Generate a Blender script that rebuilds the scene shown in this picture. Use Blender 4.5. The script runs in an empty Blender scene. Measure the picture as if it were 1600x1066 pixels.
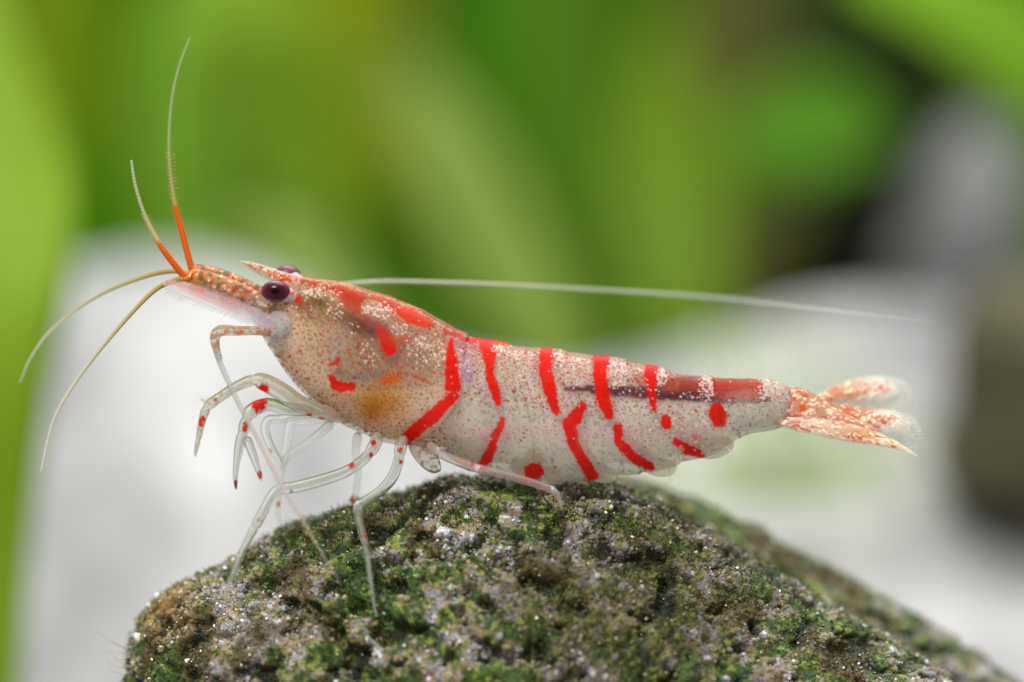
import bpy, math, random
import numpy as np
from mathutils import Vector, Matrix
from mathutils.bvhtree import BVHTree

# ------------------------------------------------------------------ scale, camera, light
# 1 unit = 1 cm.  The photograph's 1600 px span 3.2 cm at the shrimp.
D = 16.0
S = 0.002
sc = bpy.context.scene
sc.unit_settings.system = 'METRIC'
sc.unit_settings.scale_length = 0.01

cam_d = bpy.data.cameras.new('camera')
cam = bpy.data.objects.new('camera', cam_d)
sc.collection.objects.link(cam)
cam.location = (0, -D, 0)
cam.rotation_euler = (math.radians(90), 0, 0)
cam_d.sensor_width = 36
cam_d.lens = 36 * D / (1600 * S)
cam_d.clip_start = 0.5
cam_d.clip_end = 400
cam_d.dof.use_dof = True
cam_d.dof.focus_distance = D - 0.10
cam_d.dof.aperture_fstop = 0.18 / 0.62
cam_d.dof.aperture_blades = 0
sc.camera = cam

world = bpy.data.worlds.new('World')
sc.world = world
world.use_nodes = True
bg = world.node_tree.nodes['Background']
bg.inputs[0].default_value = (0.93, 0.97, 1.0, 1)
bg.inputs[1].default_value = 0.42


def lamp(name, loc, target, sx, sy, power, col):
    d = bpy.data.lights.new(name, 'AREA')
    d.shape = 'RECTANGLE'
    d.size, d.size_y = sx, sy
    d.energy = power
    d.color = col
    o = bpy.data.objects.new(name, d)
    sc.collection.objects.link(o)
    o.location = loc
    o.rotation_euler = (Vector(target) - Vector(loc)).to_track_quat('-Z', 'Y').to_euler()
    return o


lamp('flash_lamp', (-3.5, -9, 11), (0.0, 0, -0.3), 3.2, 3.2, 2150, (1.0, 0.985, 0.96))
lamp('tank_lamp', (1.5, 11, 24), (0, 10, 0), 30, 16, 11500, (0.97, 1.0, 0.97))

sc.view_settings.view_transform = 'Standard'
sc.view_settings.look = 'None'
sc.view_settings.exposure = 0.0
sc.view_settings.gamma = 1.0
sc.view_settings.use_curve_mapping = False
sc.cycles.use_denoising = True
sc.cycles.max_bounces = 10
sc.cycles.transparent_max_bounces = 24
sc.cycles.transmission_bounces = 8
sc.cycles.caustics_refractive = True
sc.cycles.sample_clamp_indirect = 6.0

rng = np.random.default_rng(7)
random.seed(7)


# ------------------------------------------------------------------ helpers
def U(px, py, y=0.0):
    """real point at depth y (cm) seen along the line of photo pixel (px, py)"""
    s = (D + y) / D * S
    return Vector(((px - 800) * s, y, (533 - py) * s))


def Ua(px, py, y):
    px, py, y = np.broadcast_arrays(np.asarray(px, float), np.asarray(py, float), np.asarray(y, float))
    s = (D + y) / D * S
    return np.stack([(px - 800) * s, y, (533 - py) * s], -1)


def lin(r, g, b):
    c = np.array([r, g, b], float) / 255
    return np.where(c <= 0.04045, c / 12.92, ((c + 0.055) / 1.055) ** 2.4)


def lin_arr(a):
    a = np.clip(a / 255.0, 0, 1)
    return np.where(a <= 0.04045, a / 12.92, ((a + 0.055) / 1.055) ** 2.4)


def sm(a, b, x):
    t = np.clip((x - a) / (b - a), 0, 1)
    return t * t * (3 - 2 * t)


def _hash(ix, iy, iz, seed):
    h = (ix.astype(np.int64) * 374761393 + iy.astype(np.int64) * 668265263 +
         iz.astype(np.int64) * 2147483647 + seed * 1274126177) & 0xFFFFFFFF
    h = ((h ^ (h >> 13)) * 1274126177) & 0xFFFFFFFF
    h = ((h ^ (h >> 16)) * 2246822519) & 0xFFFFFFFF
    h = (h ^ (h >> 15)) & 0xFFFFFFFF
    return h.astype(np.float64) / 4294967295.0


def vnoise(P, seed=0):
    i = np.floor(P)
    f = P - i
    f = f * f * f * (f * (f * 6 - 15) + 10)
    i = i.astype(np.int64)
    out = 0
    for dx in (0, 1):
        for dy in (0, 1):
            for dz in (0, 1):
                w = ((f[..., 0] if dx else 1 - f[..., 0]) * (f[..., 1] if dy else 1 - f[..., 1]) *
                     (f[..., 2] if dz else 1 - f[..., 2]))
                out = out + w * _hash(i[..., 0] + dx, i[..., 1] + dy, i[..., 2] + dz, seed)
    return out


def fbm(P, seed=0, octv=4, gain=0.5):
    o, a, t = 0, 1.0, 0
    for k in range(octv):
        o = o + a * vnoise(P * (2.03 ** k) + 17.3 * k, seed + k)
        t += a
        a *= gain
    return o / t


def worley(P, seed=0):
    i = np.floor(P).astype(np.int64)
    best = np.full(P.shape[:-1], 9.0)
    cid = np.zeros(P.shape[:-1])
    for dx in (-1, 0, 1):
        for dy in (-1, 0, 1):
            for dz in (-1, 0, 1):
                c = i + np.array([dx, dy, dz])
                h = _hash(c[..., 0], c[..., 1], c[..., 2], seed)
                q = c + np.stack([h, (h * 1013.37) % 1, (h * 60013.17) % 1], -1)
                d = ((P - q) ** 2).sum(-1)
                m = d < best
                best = np.where(m, d, best)
                cid = np.where(m, (h * 7919.71) % 1, cid)
    return np.sqrt(best), cid


def add_mesh(name, V, F, mat, parent=None, col=None, smooth=True):
    me = bpy.data.meshes.new(name)
    me.from_pydata(np.asarray(V).reshape(-1, 3).tolist(), [], F if isinstance(F, list) else F.tolist())
    if smooth:
        me.polygons.foreach_set('use_smooth', [True] * len(me.polygons))
    if col is not None:
        a = me.attributes.new('Col', 'FLOAT_COLOR', 'POINT')
        a.data.foreach_set('color', np.asarray(col, np.float32).reshape(-1))
    me.materials.append(mat)
    me.update()
    o = bpy.data.objects.new(name, me)
    sc.collection.objects.link(o)
    if parent is not None:
        o.parent = parent
        w = Vector(parent['_w']) if '_w' in parent else Vector((0, 0, 0))
        o.matrix_parent_inverse = Matrix.Translation(-w)
        o['_w'] = (0.0, 0.0, 0.0)
    return o


def root(name, label, cat, loc, group=None):
    o = bpy.data.objects.new(name, None)
    sc.collection.objects.link(o)
    o.location = loc
    o.empty_display_size = 0.2
    o['_w'] = tuple(loc)
    tag(o, label, cat, group)
    return o


def tag(o, label, cat, group=None):
    o['label'] = label
    o['category'] = cat
    if group:
        o['group'] = group


def grid_faces(n, m, wrap=True):
    i = np.arange(n - 1)[:, None]
    j = np.arange(m if wrap else m - 1)[None, :]
    a = i * m + j
    b = i * m + (j + 1) % m
    return np.stack([a, b, b + m, a + m], -1).reshape(-1, 4)


def capped(V, C=None):
    """rings V (n,m,3) wrapped in m, closed with end caps"""
    n, m, _ = V.shape
    F = grid_faces(n, m).tolist()
    VV = np.concatenate([V.reshape(-1, 3), V[0].mean(0)[None], V[-1].mean(0)[None]])
    a, b = n * m, n * m + 1
    for j in range(m):
        F.append([a, (j + 1) % m, j])
        F.append([b, (n - 1) * m + j, (n - 1) * m + (j + 1) % m])
    CC = None
    if C is not None:
        CC = np.concatenate([C.reshape(-1, 4), C[0].mean(0)[None], C[-1].mean(0)[None]])
    return VV, F, CC


def catmull(pts, step):
    """pts (k,d): smooth curve, resampled to about `step` along the first two columns"""
    P = np.asarray(pts, float)
    if len(P) == 2:
        P = np.array([P[0], (P[0] + P[1]) / 2, P[1]])
    Q = np.vstack([2 * P[0] - P[1], P, 2 * P[-1] - P[-2]])
    out = []
    for k in range(1, len(Q) - 2):
        p0, p1, p2, p3 = Q[k - 1], Q[k], Q[k + 1], Q[k + 2]
        n = max(2, int(np.hypot(*(p2 - p1)[:2]) / step))
        t = (np.arange(n) / n)[:, None]
        out.append(0.5 * (2 * p1 + (p2 - p0) * t + (2 * p0 - 5 * p1 + 4 * p2 - p3) * t ** 2 +
                          (3 * p1 - p0 - 3 * p2 + p3) * t ** 3))
    out.append(P[-1][None])
    R = np.vstack(out)
    R[:, 3] = np.maximum(R[:, 3], 0.25)
    return R


# ------------------------------------------------------------------ materials
def new_mat(name):
    m = bpy.data.materials.new(name)
    m.use_nodes = True
    nt = m.node_tree
    nt.nodes.clear()
    out = nt.nodes.new('ShaderNodeOutputMaterial')
    return m, nt, out


def N(nt, typ, **kw):
    n = nt.nodes.new(typ)
    for k, v in kw.items():
        if k in n.inputs:
            n.inputs[k].default_value = v
        else:
            setattr(n, k, v)
    return n


def shell_material(name, sss=0.45, scale=0.03, rough=0.34, spec=0.35, clear=False, glow=0.0):
    m, nt, out = new_mat(name)
    at = N(nt, 'ShaderNodeAttribute', attribute_name='Col')
    p = N(nt, 'ShaderNodeBsdfPrincipled')
    p.inputs['Subsurface Weight'].default_value = sss
    p.inputs['Subsurface Radius'].default_value = (1.0, 0.75, 0.6)
    p.inputs['Subsurface Scale'].default_value = scale
    p.inputs['Roughness'].default_value = rough
    p.inputs['Specular IOR Level'].default_value = spec
    tc = N(nt, 'ShaderNodeTexCoord')
    nz = N(nt, 'ShaderNodeTexNoise', Scale=85.0, Detail=3.0)
    bp = N(nt, 'ShaderNodeBump', Strength=0.25, Distance=0.004)
    L = nt.links.new
    L(tc.outputs['Object'], nz.inputs['Vector'])
    L(nz.outputs['Fac'], bp.inputs['Height'])
    L(bp.outputs['Normal'], p.inputs['Normal'])
    L(at.outputs['Color'], p.inputs['Base Color'])
    if clear:
        t = N(nt, 'ShaderNodeBsdfRefraction', IOR=1.035, Roughness=0.04)
        t.inputs['Color'].default_value = (0.97, 0.98, 0.97, 1)
        tr = N(nt, 'ShaderNodeBsdfTranslucent')
        L(at.outputs['Color'], tr.inputs['Color'])
        m2 = N(nt, 'ShaderNodeMixShader', Fac=0.5)
        L(p.outputs[0], m2.inputs[1])
        L(tr.outputs[0], m2.inputs[2])
        body = m2
    else:
        t = N(nt, 'ShaderNodeBsdfTransparent')
        body = p
        if glow:
            tr = N(nt, 'ShaderNodeBsdfTranslucent')
            L(at.outputs['Color'], tr.inputs['Color'])
            body = N(nt, 'ShaderNodeMixShader', Fac=glow)
            L(p.outputs[0], body.inputs[1])
            L(tr.outputs[0], body.inputs[2])
    mx = N(nt, 'ShaderNodeMixShader')
    L(at.outputs['Alpha'], mx.inputs[0])
    L(t.outputs[0], mx.inputs[1])
    L(body.outputs[0], mx.inputs[2])
    L(mx.outputs[0], out.inputs[0])
    return m


MAT_BODY = shell_material('translucent_shell', sss=0.3, scale=0.03, rough=0.42, spec=0.1)
MAT_SHELL = shell_material('clear_shell', sss=0.0, rough=0.4, spec=0.12, glow=0.35)
MAT_LIMB = shell_material('glassy_limb', sss=0.2, scale=0.02, rough=0.2, spec=0.22, clear=True)
MAT_FLAG = shell_material('antenna_fibre', sss=0.0, rough=0.5, spec=0.12)


def leaf_material(name, c, var=0.25, trans=0.45):
    m, nt, out = new_mat(name)
    tc = N(nt, 'ShaderNodeTexCoord')
    nz = N(nt, 'ShaderNodeTexNoise', Scale=0.9, Detail=4.0)
    rp = N(nt, 'ShaderNodeMix', data_type='RGBA')
    rp.inputs['A'].default_value = (*(c * (1 - var)), 1)
    rp.inputs['B'].default_value = (*np.minimum(c * (1 + var), 0.9), 1)
    p = N(nt, 'ShaderNodeBsdfPrincipled', Roughness=0.5)
    p.inputs['Specular IOR Level'].default_value = 0.06
    tr = N(nt, 'ShaderNodeBsdfTranslucent')
    mx = N(nt, 'ShaderNodeMixShader', Fac=trans)
    L = nt.links.new
    L(tc.outputs['Object'], nz.inputs['Vector'])
    L(nz.outputs['Fac'], rp.inputs['Factor'])
    L(rp.outputs['Result'], p.inputs['Base Color'])
    L(rp.outputs['Result'], tr.inputs['Color'])
    L(p.outputs[0], mx.inputs[1])
    L(tr.outputs[0], mx.inputs[2])
    L(mx.outputs[0], out.inputs[0])
    return m


def noise_material(name, c1, c2, scale, rough=0.8, c3=None, spec=0.2, bump=0.0, squash=None):
    m, nt, out = new_mat(name)
    tc = N(nt, 'ShaderNodeTexCoord')
    nz = N(nt, 'ShaderNodeTexNoise', Scale=scale, Detail=6.0, Roughness=0.6)
    cr = N(nt, 'ShaderNodeValToRGB')
    e = cr.color_ramp.elements
    e[0].position, e[0].color = 0.35, (*c1, 1)
    e[1].position, e[1].color = 0.65, (*c2, 1)
    if c3 is not None:
        k = e.new(0.78)
        k.color = (*c3, 1)
    p = N(nt, 'ShaderNodeBsdfPrincipled', Roughness=rough)
    p.inputs['Specular IOR Level'].default_value = spec
    L = nt.links.new
    src = tc.outputs['Object']
    if squash:
        mp = N(nt, 'ShaderNodeMapping')
        mp.inputs['Scale'].default_value = squash
        L(src, mp.inputs['Vector'])
        src = mp.outputs[0]
    L(src, nz.inputs['Vector'])
    L(nz.outputs['Fac'], cr.inputs[0])
    L(cr.outputs[0], p.inputs['Base Color'])
    if bump:
        n2 = N(nt, 'ShaderNodeTexNoise', Scale=scale * 12, Detail=4.0)
        b = N(nt, 'ShaderNodeBump', Strength=bump, Distance=0.03)
        L(tc.outputs['Object'], n2.inputs['Vector'])
        L(n2.outputs['Fac'], b.inputs['Height'])
        L(b.outputs['Normal'], p.inputs['Normal'])
    L(p.outputs[0], out.inputs[0])
    return m


def rock_material(name, rough=0.6, spec=0.4):
    m, nt, out = new_mat(name)
    at = N(nt, 'ShaderNodeAttribute', attribute_name='Col')
    tc = N(nt, 'ShaderNodeTexCoord')
    nz = N(nt, 'ShaderNodeTexNoise', Scale=110.0, Detail=3.0)
    mul = N(nt, 'ShaderNodeMix', data_type='RGBA', blend_type='MULTIPLY')
    mul.inputs['Factor'].default_value = 0.55
    cr = N(nt, 'ShaderNodeValToRGB')
    cr.color_ramp.elements[0].position = 0.3
    cr.color_ramp.elements[0].color = (0.25, 0.25, 0.25, 1)
    cr.color_ramp.elements[1].position = 0.65
    cr.color_ramp.elements[1].color = (1.25, 1.25, 1.25, 1)
    p = N(nt, 'ShaderNodeBsdfPrincipled', Roughness=rough)
    p.inputs['Specular IOR Level'].default_value = spec
    b = N(nt, 'ShaderNodeBump', Strength=0.8, Distance=0.012)
    L = nt.links.new
    L(tc.outputs['Object'], nz.inputs['Vector'])
    L(nz.outputs['Fac'], cr.inputs[0])
    L(at.outputs['Color'], mul.inputs['A'])
    L(cr.outputs[0], mul.inputs['B'])
    L(mul.outputs['Result'], p.inputs['Base Color'])
    L(nz.outputs['Fac'], b.inputs['Height'])
    L(b.outputs['Normal'], p.inputs['Normal'])
    L(p.outputs[0], out.inputs[0])
    return m


def grain_material():
    m, nt, out = new_mat('mineral_grain')
    at = N(nt, 'ShaderNodeAttribute', attribute_name='Col')
    p = N(nt, 'ShaderNodeBsdfPrincipled', Roughness=0.22)
    p.inputs['Specular IOR Level'].default_value = 0.6
    nt.links.new(at.outputs['Color'], p.inputs['Base Color'])
    nt.links.new(p.outputs[0], out.inputs[0])
    return m


MAT_ROCK = rock_material('mossy_granite')
MAT_GRAIN = grain_material()


# ------------------------------------------------------------------ setting: sand, backdrop
CREST_Y = 12.0
BK = 1.7
crest = np.array([(-1200, 660), (-500, 600), (-150, 470), (0, 430), (120, 425), (220, 400), (320, 392), (420, 415), (520, 475), (620, 560), (760, 610),
                  (920, 610), (1060, 575), (1130, 520), (1220, 480), (1320, 466), (1420, 462), (1520, 480),
                  (1700, 520), (2000, 600), (2800, 660)], float)


def sand_z(x, y):
    kp = (D + CREST_Y) / D * S
    zc = np.interp(x / kp + 800, crest[:, 0], 533 - crest[:, 1]) * kp
    low = -2.15 + 0.0 * x
    up = low + (zc - low) * sm(0.6, CREST_Y, y) ** 1.7
    return up - 3.0 * sm(CREST_Y, CREST_Y + 8, y)


def build_sand():
    xs = np.linspace(-20, 20, 240)
    ys = np.concatenate([np.linspace(-6, 1.5, 30), np.linspace(1.6, 13.5, 130), np.linspace(14, 36, 40)])
    X, Y = np.meshgrid(xs, ys, indexing='ij')
    P = np.stack([X, Y, 0 * X], -1)
    Z = sand_z(X, Y)
    Z = (Z + np.roll(Z, 3, 0) + np.roll(Z, -3, 0)) / 3
    Z = Z + 0.14 * (fbm(P * np.array([1.2, 0.4, 1]), 3, 3) - 0.5) + 0.06 * (fbm(P * np.array([4.0, 1.5, 1]), 5, 2) - 0.5)
    F = grid_faces(len(xs), len(ys), False)[:, ::-1]
    mat = noise_material('white_sand', lin(134, 131, 132), lin(194, 191, 191), 1.1, 0.9, lin(204, 180, 174), bump=0.5, squash=(1, 0.3, 0.6))
    o = add_mesh('sand', np.stack([X, Y, Z], -1), F, mat)
    o['kind'] = 'structure'
    xs = np.linspace(-34, 34, 70)
    zs = np.linspace(-8, 26, 40)
    X, Z = np.meshgrid(xs, zs, indexing='ij')
    P = np.stack([X, Z, 0 * X], -1)
    Y = 31 + 1.6 * (fbm(P * 0.5, 8, 3) - 0.5)
    F = grid_faces(len(xs), len(zs), False)
    mat = noise_material('dark_moss', lin(30, 44, 10), lin(84, 122, 22), 0.3, 0.9, lin(100, 138, 32))
    o = add_mesh('backdrop', np.stack([X, Y, Z], -1), F, mat)
    o['kind'] = 'structure'


build_sand()


# ------------------------------------------------------------------ background plants
def leaf(parent, pts, c, seed, fold=0.18, bend=0.6, name='leaf'):
    """pts: (px, py, y, half width px); a folded, slightly waved blade of real thickness"""
    pts = [(a, b, c_ * BK, w) for a, b, c_, w in pts]
    R = catmull(pts, 14)
    n = len(R)
    s = (D + R[:, 2]) / D * S
    Cn = Ua(R[:, 0], R[:, 1], R[:, 2])
    T = np.gradient(Cn, axis=0)
    T /= np.linalg.norm(T, axis=1)[:, None]
    r = random.Random(seed)
    tw = r.uniform(-0.45, 0.45)
    up = np.array([0, 1.0, 0])
    W = np.cross(T, up)
    W /= np.linalg.norm(W, axis=1)[:, None]
    ph = r.uniform(0, 6)
    ang = tw + 0.25 * np.sin(np.linspace(0, 4, n) + ph)
    Wd = W * np.cos(ang)[:, None] + up * np.sin(ang)[:, None]
    Nn = np.cross(T, Wd)
    hw = R[:, 3] * s
    m = 9
    u = np.linspace(-1, 1, m)
    rows = []
    for side, th in ((1, 0.012), (-1, -0.012)):
        cross = []
        for k in (u if side == 1 else u[::-1]):
            edge = 1 - abs(k) ** 3
            cross.append(Cn + Wd * (hw * k)[:, None] + Nn * (fold * hw * abs(k) + th * edge + 0.02 *
                         np.sin(np.linspace(0, 14, n) + 3 * k + ph))[:, None])
        rows += cross if side == 1 else cross[1:-1]
    V = np.stack(rows, 1)
    VV, F, _ = capped(V)
    return add_mesh(name, VV, F, leaf_material('leaf_green', c, 0.22), parent)


def plant(name, label, leaves, seed, group=None):
    p0 = leaves[0][0][0]
    b = U(p0[0], p0[1], p0[2] * BK)
    rt = root(name, label, 'plant', b, group)
    for k, (pts, c) in enumerate(leaves):
        leaf(rt, pts, lin(*c) * np.array([1.14, 1.0, 0.85]), seed * 31 + k)
    return rt


GREEN = 'blurred green plants behind the sand'
plant('strap_leaf_plant', 'tall yellow-green strap leaf standing in front of the white sand', [
    ([(-60, 1500, 2.8, 60), (-40, 1150, 2.8, 66), (-36, 850, 2.9, 84), (-18, 600, 3.0, 98), (6, 430, 3.2, 112), (20, 320, 3.6, 110), (0, 180, 4.2, 84), (-30, 40, 5.0, 60), (-60, -120, 5.6, 40)],
     (124, 164, 40))], 1)
plant('broad_leaf_plant', 'bunch of upright yellow-green leaves with a dark gap beside them', [
    ([(150, 620, 10.5, 40), (110, 380, 10.5, 70), (80, 150, 10.5, 78), (80, -80, 10.5, 60)], (134, 172, 34)),
    ([(210, 640, 11.2, 60), (205, 380, 11.2, 80), (200, 120, 11.2, 62), (190, -90, 11.2, 50)], (96, 146, 14)),
    ([(70, 640, 9.4, 120), (60, 420, 9.4, 130), (20, 250, 9.4, 90), (-60, 180, 9.4, 20)], (80, 150, 14))], 2)
plant('drooping_leaf_plant', 'light green plant with a leaf arching over the antennae', [
    ([(330, 640, 10, 30), (300, 420, 10, 52), (285, 220, 10, 74), (320, 60, 10, 96), (400, -90, 10, 70)], (142, 196, 70)),
    ([(480, 620, 9.5, 30), (500, 420, 9.5, 50), (450, 220, 9.4, 92), (400, 60, 9.2, 100), (350, -60, 9.2, 60)], (144, 190, 62)),
    ([(560, 620, 11.6, 60), (520, 380, 11.6, 90), (380, 300, 11.4, 70), (180, 330, 11.2, 40)], (52, 124, 10))], 3)
plant('pale_leaf_plant', 'pale lime leaf leaning over the crest of the white sand', [
    ([(640, 640, 6.6, 20), (560, 500, 6.6, 34), (490, 420, 6.7, 46), (410, 372, 6.8, 40), (330, 352, 6.8, 12)], (150, 182, 104))], 11)
plant('olive_leaf_plant', 'olive yellow leaves rising behind the shrimp carapace', [
    ([(600, 700, 12, 40), (570, 420, 12, 60), (560, 200, 12, 70), (555, 50, 12, 118), (540, -110, 12, 80)], (164, 190, 36))], 4)
plant('slanting_leaf_plant', 'pale sage leaf slanting down towards the shrimp back', [
    ([(905, 700, 8.6, 36), (840, 500, 8.8, 60), (760, 350, 9.0, 70), (690, 220, 9.2, 66), (620, 120, 9.5, 40), (570, 60, 9.6, 12)],
     (136, 168, 82))], 5)
plant('tall_leaf_plant', 'tall mid green leaves standing behind the abdomen stripes', [
    ([(830, 720, 11, 50), (800, 420, 11, 80), (790, 180, 11, 84), (780, -90, 11, 60)], (82, 146, 22)),
    ([(905, 720, 10.2, 46), (900, 480, 10.2, 80), (900, 300, 10.2, 84), (880, 120, 10.2, 62), (850, -80, 10.2, 40)], (102, 154, 44)),
    ([(985, 720, 11.6, 60), (985, 420, 11.6, 80), (1000, 150, 11.6, 74), (1020, -90, 11.6, 60)], (90, 140, 20))], 6)
plant('olive_stem_plant', 'olive green leaf fading into the white sand crest', [
    ([(1075, 760, 8.4, 50), (1070, 560, 8.4, 84), (1055, 420, 8.7, 96), (1045, 280, 9.2, 96), (1035, 150, 10.2, 60), (1030, 20, 11, 14)], (98, 134, 34))], 7)
plant('grey_leaf_plant', 'dull grey-green leaf at the edge of the dark hollow', [
    ([(1200, 680, 13, 30), (1180, 380, 13, 60), (1155, 150, 13, 96), (1130, -90, 13, 90)], (116, 124, 66))], 8)
plant('round_leaf_plant', 'bright green rounded leaf hanging before the dark hollow', [
    ([(1150, 660, 9.6, 8), (1130, 420, 9.6, 9), (1150, 260, 9.6, 40), (1230, 212, 9.6, 84), (1310, 200, 9.6, 78), (1400, 210, 9.6, 20)], (100, 160, 46))], 9)
plant('arching_leaf_plant', 'vivid green blade crossing above the grey upright stone', [
    ([(1900, 900, 6.5, 40), (1830, 420, 6.4, 60), (1730, 170, 6.2, 78), (1600, 76, 6.0, 80), (1470, 10, 5.8, 66), (1330, -40, 5.6, 30)], (150, 206, 66))], 10)


# ------------------------------------------------------------------ stones
def stone(name, outline, cx, cy, y0, depth, res, disp, seed, full=0.8, dense=None):
    """closed boulder: outline (px,py) about (cx,cy) at depth y0 gives the side view, `depth` cm the half thickness"""
    o = np.array(outline, float)
    s = (D + y0) / D * S
    ang = np.unwrap(np.arctan2(-(o[:, 1] - cy), o[:, 0] - cx))
    rad = np.hypot(o[:, 0] - cx, o[:, 1] - cy)
    k = np.argsort(ang)
    ang, rad = ang[k], rad[k]
    na, nb = res
    if dense:
        a0, a1, frac = dense
        n1 = int(na * frac)
        al = np.concatenate([np.linspace(a0, a1, n1, endpoint=False), np.linspace(a1, a0 + 2 * math.pi, na - n1, endpoint=False)])
    else:
        al = np.linspace(0, 2 * math.pi, na, endpoint=False)
    Rr = np.interp((al - ang[0]) % (2 * math.pi) + ang[0], np.append(ang, ang[0] + 2 * math.pi), np.append(rad, rad[0]))
    ker = np.array([1, 2, 3, 2, 1.0])
    ker /= ker.sum()
    Rr = np.convolve(np.concatenate([Rr[-2:], Rr, Rr[:2]]), ker, 'valid')
    if dense:
        nf = int(nb * 0.75)
        be = np.concatenate([np.linspace(0.10, math.pi / 2 + 0.12, nf), np.linspace(math.pi / 2 + 0.16, math.pi - 0.06, nb - nf)])
    else:
        be = np.linspace(0.06, math.pi - 0.06, nb)
    lat = np.sin(be) ** full
    dep = -np.cos(be) * depth
    base = U(cx, cy, y0)
    X = base.x + lat[:, None] * (Rr * np.cos(al))[None] * s
    Z = base.z + lat[:, None] * (Rr * np.sin(al))[None] * s
    Y = y0 + dep[:, None] + 0 * X
    V = np.stack([X, Y, Z], -1)
    Nn = np.stack([lat[:, None] * np.cos(al)[None] * 1.0, -np.cos(be)[:, None] + 0 * X, lat[:, None] * np.sin(al)[None]], -1)
    Nn /= np.linalg.norm(Nn, axis=-1)[..., None]
    V = V + Nn * disp(V, Nn)[..., None]
    return V, Nn


def rock_disp(amp=1.0):
    def f(V, Nn):
        P = V / S
        edge = 0.45 + 0.55 * np.clip(-Nn[..., 1] * 1.6, 0, 1)
        d = 26 * (fbm(P / 170, 11, 3) - 0.5) * edge
        n2 = fbm(P / 34, 21, 3)
        d = d + 26 * (n2 - 0.5) * edge - 20 * sm(0.46, 0.34, n2) * edge
        F1, _ = worley(P / 13.0, 31)
        d = d - 5.0 * F1 + 3.0
        d = d + 3.0 * (vnoise(P / 5.0, 41) - 0.5)
        return d * S * amp
    return f


PAL = {
    'algae': (72, 96, 26), 'deep': (34, 46, 14), 'lime': (138, 152, 54), 'brown': (84, 62, 26), 'black': (20, 18, 12),
    'grey': (166, 160, 164), 'white': (232, 232, 236), 'tan': (170, 150, 112), 'teal': (48, 88, 46)}
PAL = {k: lin(*v) * (0.86 if k != 'white' else 1.0) for k, v in PAL.items()}


def rock_colour(V, seed=0, greener=0.0, jitter=None):
    """which mineral or growth lies where: patchy algae, brown crust, quartz, darker pits"""
    P = V / S
    F1, cid = worley(P / 10.0, 51 + seed)
    if jitter is not None:
        cid = jitter
    big = fbm(P / 110, 61 + seed, 3)
    mid = fbm(P / 30, 71 + seed, 3)
    br = fbm(P / 70, 81 + seed, 3)
    top = sm(-1.15, -0.45, V[..., 2]) * 0.07
    g = np.clip((big - 0.5) * 1.9 + (mid - 0.5) * 2.6 + 0.50 + greener + top + (cid - 0.5) * 0.75, 0, 1)[..., None]
    quartz = np.where((cid > 0.86)[..., None], PAL['white'], np.where((cid > 0.4)[..., None], PAL['grey'], PAL['tan']))
    alg = np.where((cid > 0.80)[..., None], PAL['lime'], np.where((cid > 0.34)[..., None], PAL['algae'],
                   np.where((cid > 0.2)[..., None], PAL['teal'], PAL['deep'])))
    c = quartz * (1 - sm(0.36, 0.56, g)) + alg * sm(0.36, 0.56, g)
    bm = sm(0.57, 0.66, br + 0.10 * (mid - 0.5) + 0.05 * (cid - .5))[..., None] * 0.8
    brown = PAL['brown'] * (0.6 + 0.9 * cid[..., None])
    c = c * (1 - bm) + brown * bm
    if seed == 0:
        # brown crust on the right half of the face
        q = np.array(U(1010, 930, 0.0)) / S
        cr = sm(300, 120, np.linalg.norm((P - q) * np.array([1, .3, 1.7]), axis=-1) + 260 * (mid - 0.5))[..., None] * 0.55
        c = c * (1 - cr) + PAL['brown'] * (0.45 + 0.8 * cid[..., None]) * cr
        # ochre growth on the left shoulder
        q = np.array(U(268, 955, 0.1)) / S
        och = sm(75, 25, np.linalg.norm((P - q) * np.array([1, .4, 1]), axis=-1) + 60 * (mid - 0.5))[..., None] * 0.7
        c = c * (1 - och) + lin(176, 140, 70) * (0.35 + 0.7 * cid[..., None]) * och
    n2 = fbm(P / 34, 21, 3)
    pit_tone = sm(0.45, 0.33, n2)[..., None] * 0.92  # darker tone follows the pits cut by the relief noise
    c = c * (1 - pit_tone) + PAL['deep'] * 0.7 * pit_tone
    return c


def with_alpha(c, a=1.0):
    return np.concatenate([c, np.full(c.shape[:-1] + (1,), a)], -1)


def ico():
    t = (1 + 5 ** 0.5) / 2
    v = np.array([(-1, t, 0), (1, t, 0), (-1, -t, 0), (1, -t, 0), (0, -1, t), (0, 1, t), (0, -1, -t), (0, 1, -t),
                  (t, 0, -1), (t, 0, 1), (-t, 0, -1), (-t, 0, 1)], float)
    v /= np.linalg.norm(v[0])
    f = np.array([(0, 11, 5), (0, 5, 1), (0, 1, 7), (0, 7, 10), (0, 10, 11), (1, 5, 9), (5, 11, 4), (11, 10, 2), (10, 7, 6),
                  (7, 1, 8), (3, 9, 4), (3, 4, 2), (3, 2, 6), (3, 6, 8), (3, 8, 9), (4, 9, 5), (2, 4, 11), (6, 2, 10),
                  (8, 6, 7), (9, 8, 1)])
    return v, f


def random_rot(n):
    q = rng.normal(size=(n, 4))
    q /= np.linalg.norm(q, axis=1)[:, None]
    w, x, y, z = q.T
    return np.stack([np.stack([1 - 2 * (y * y + z * z), 2 * (x * y - z * w), 2 * (x * z + y * w)], -1),
                     np.stack([2 * (x * y + z * w), 1 - 2 * (x * x + z * z), 2 * (y * z - x * w)], -1),
                     np.stack([2 * (x * z - y * w), 2 * (y * z + x * w), 1 - 2 * (x * x + y * y)], -1)], -2)


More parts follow.
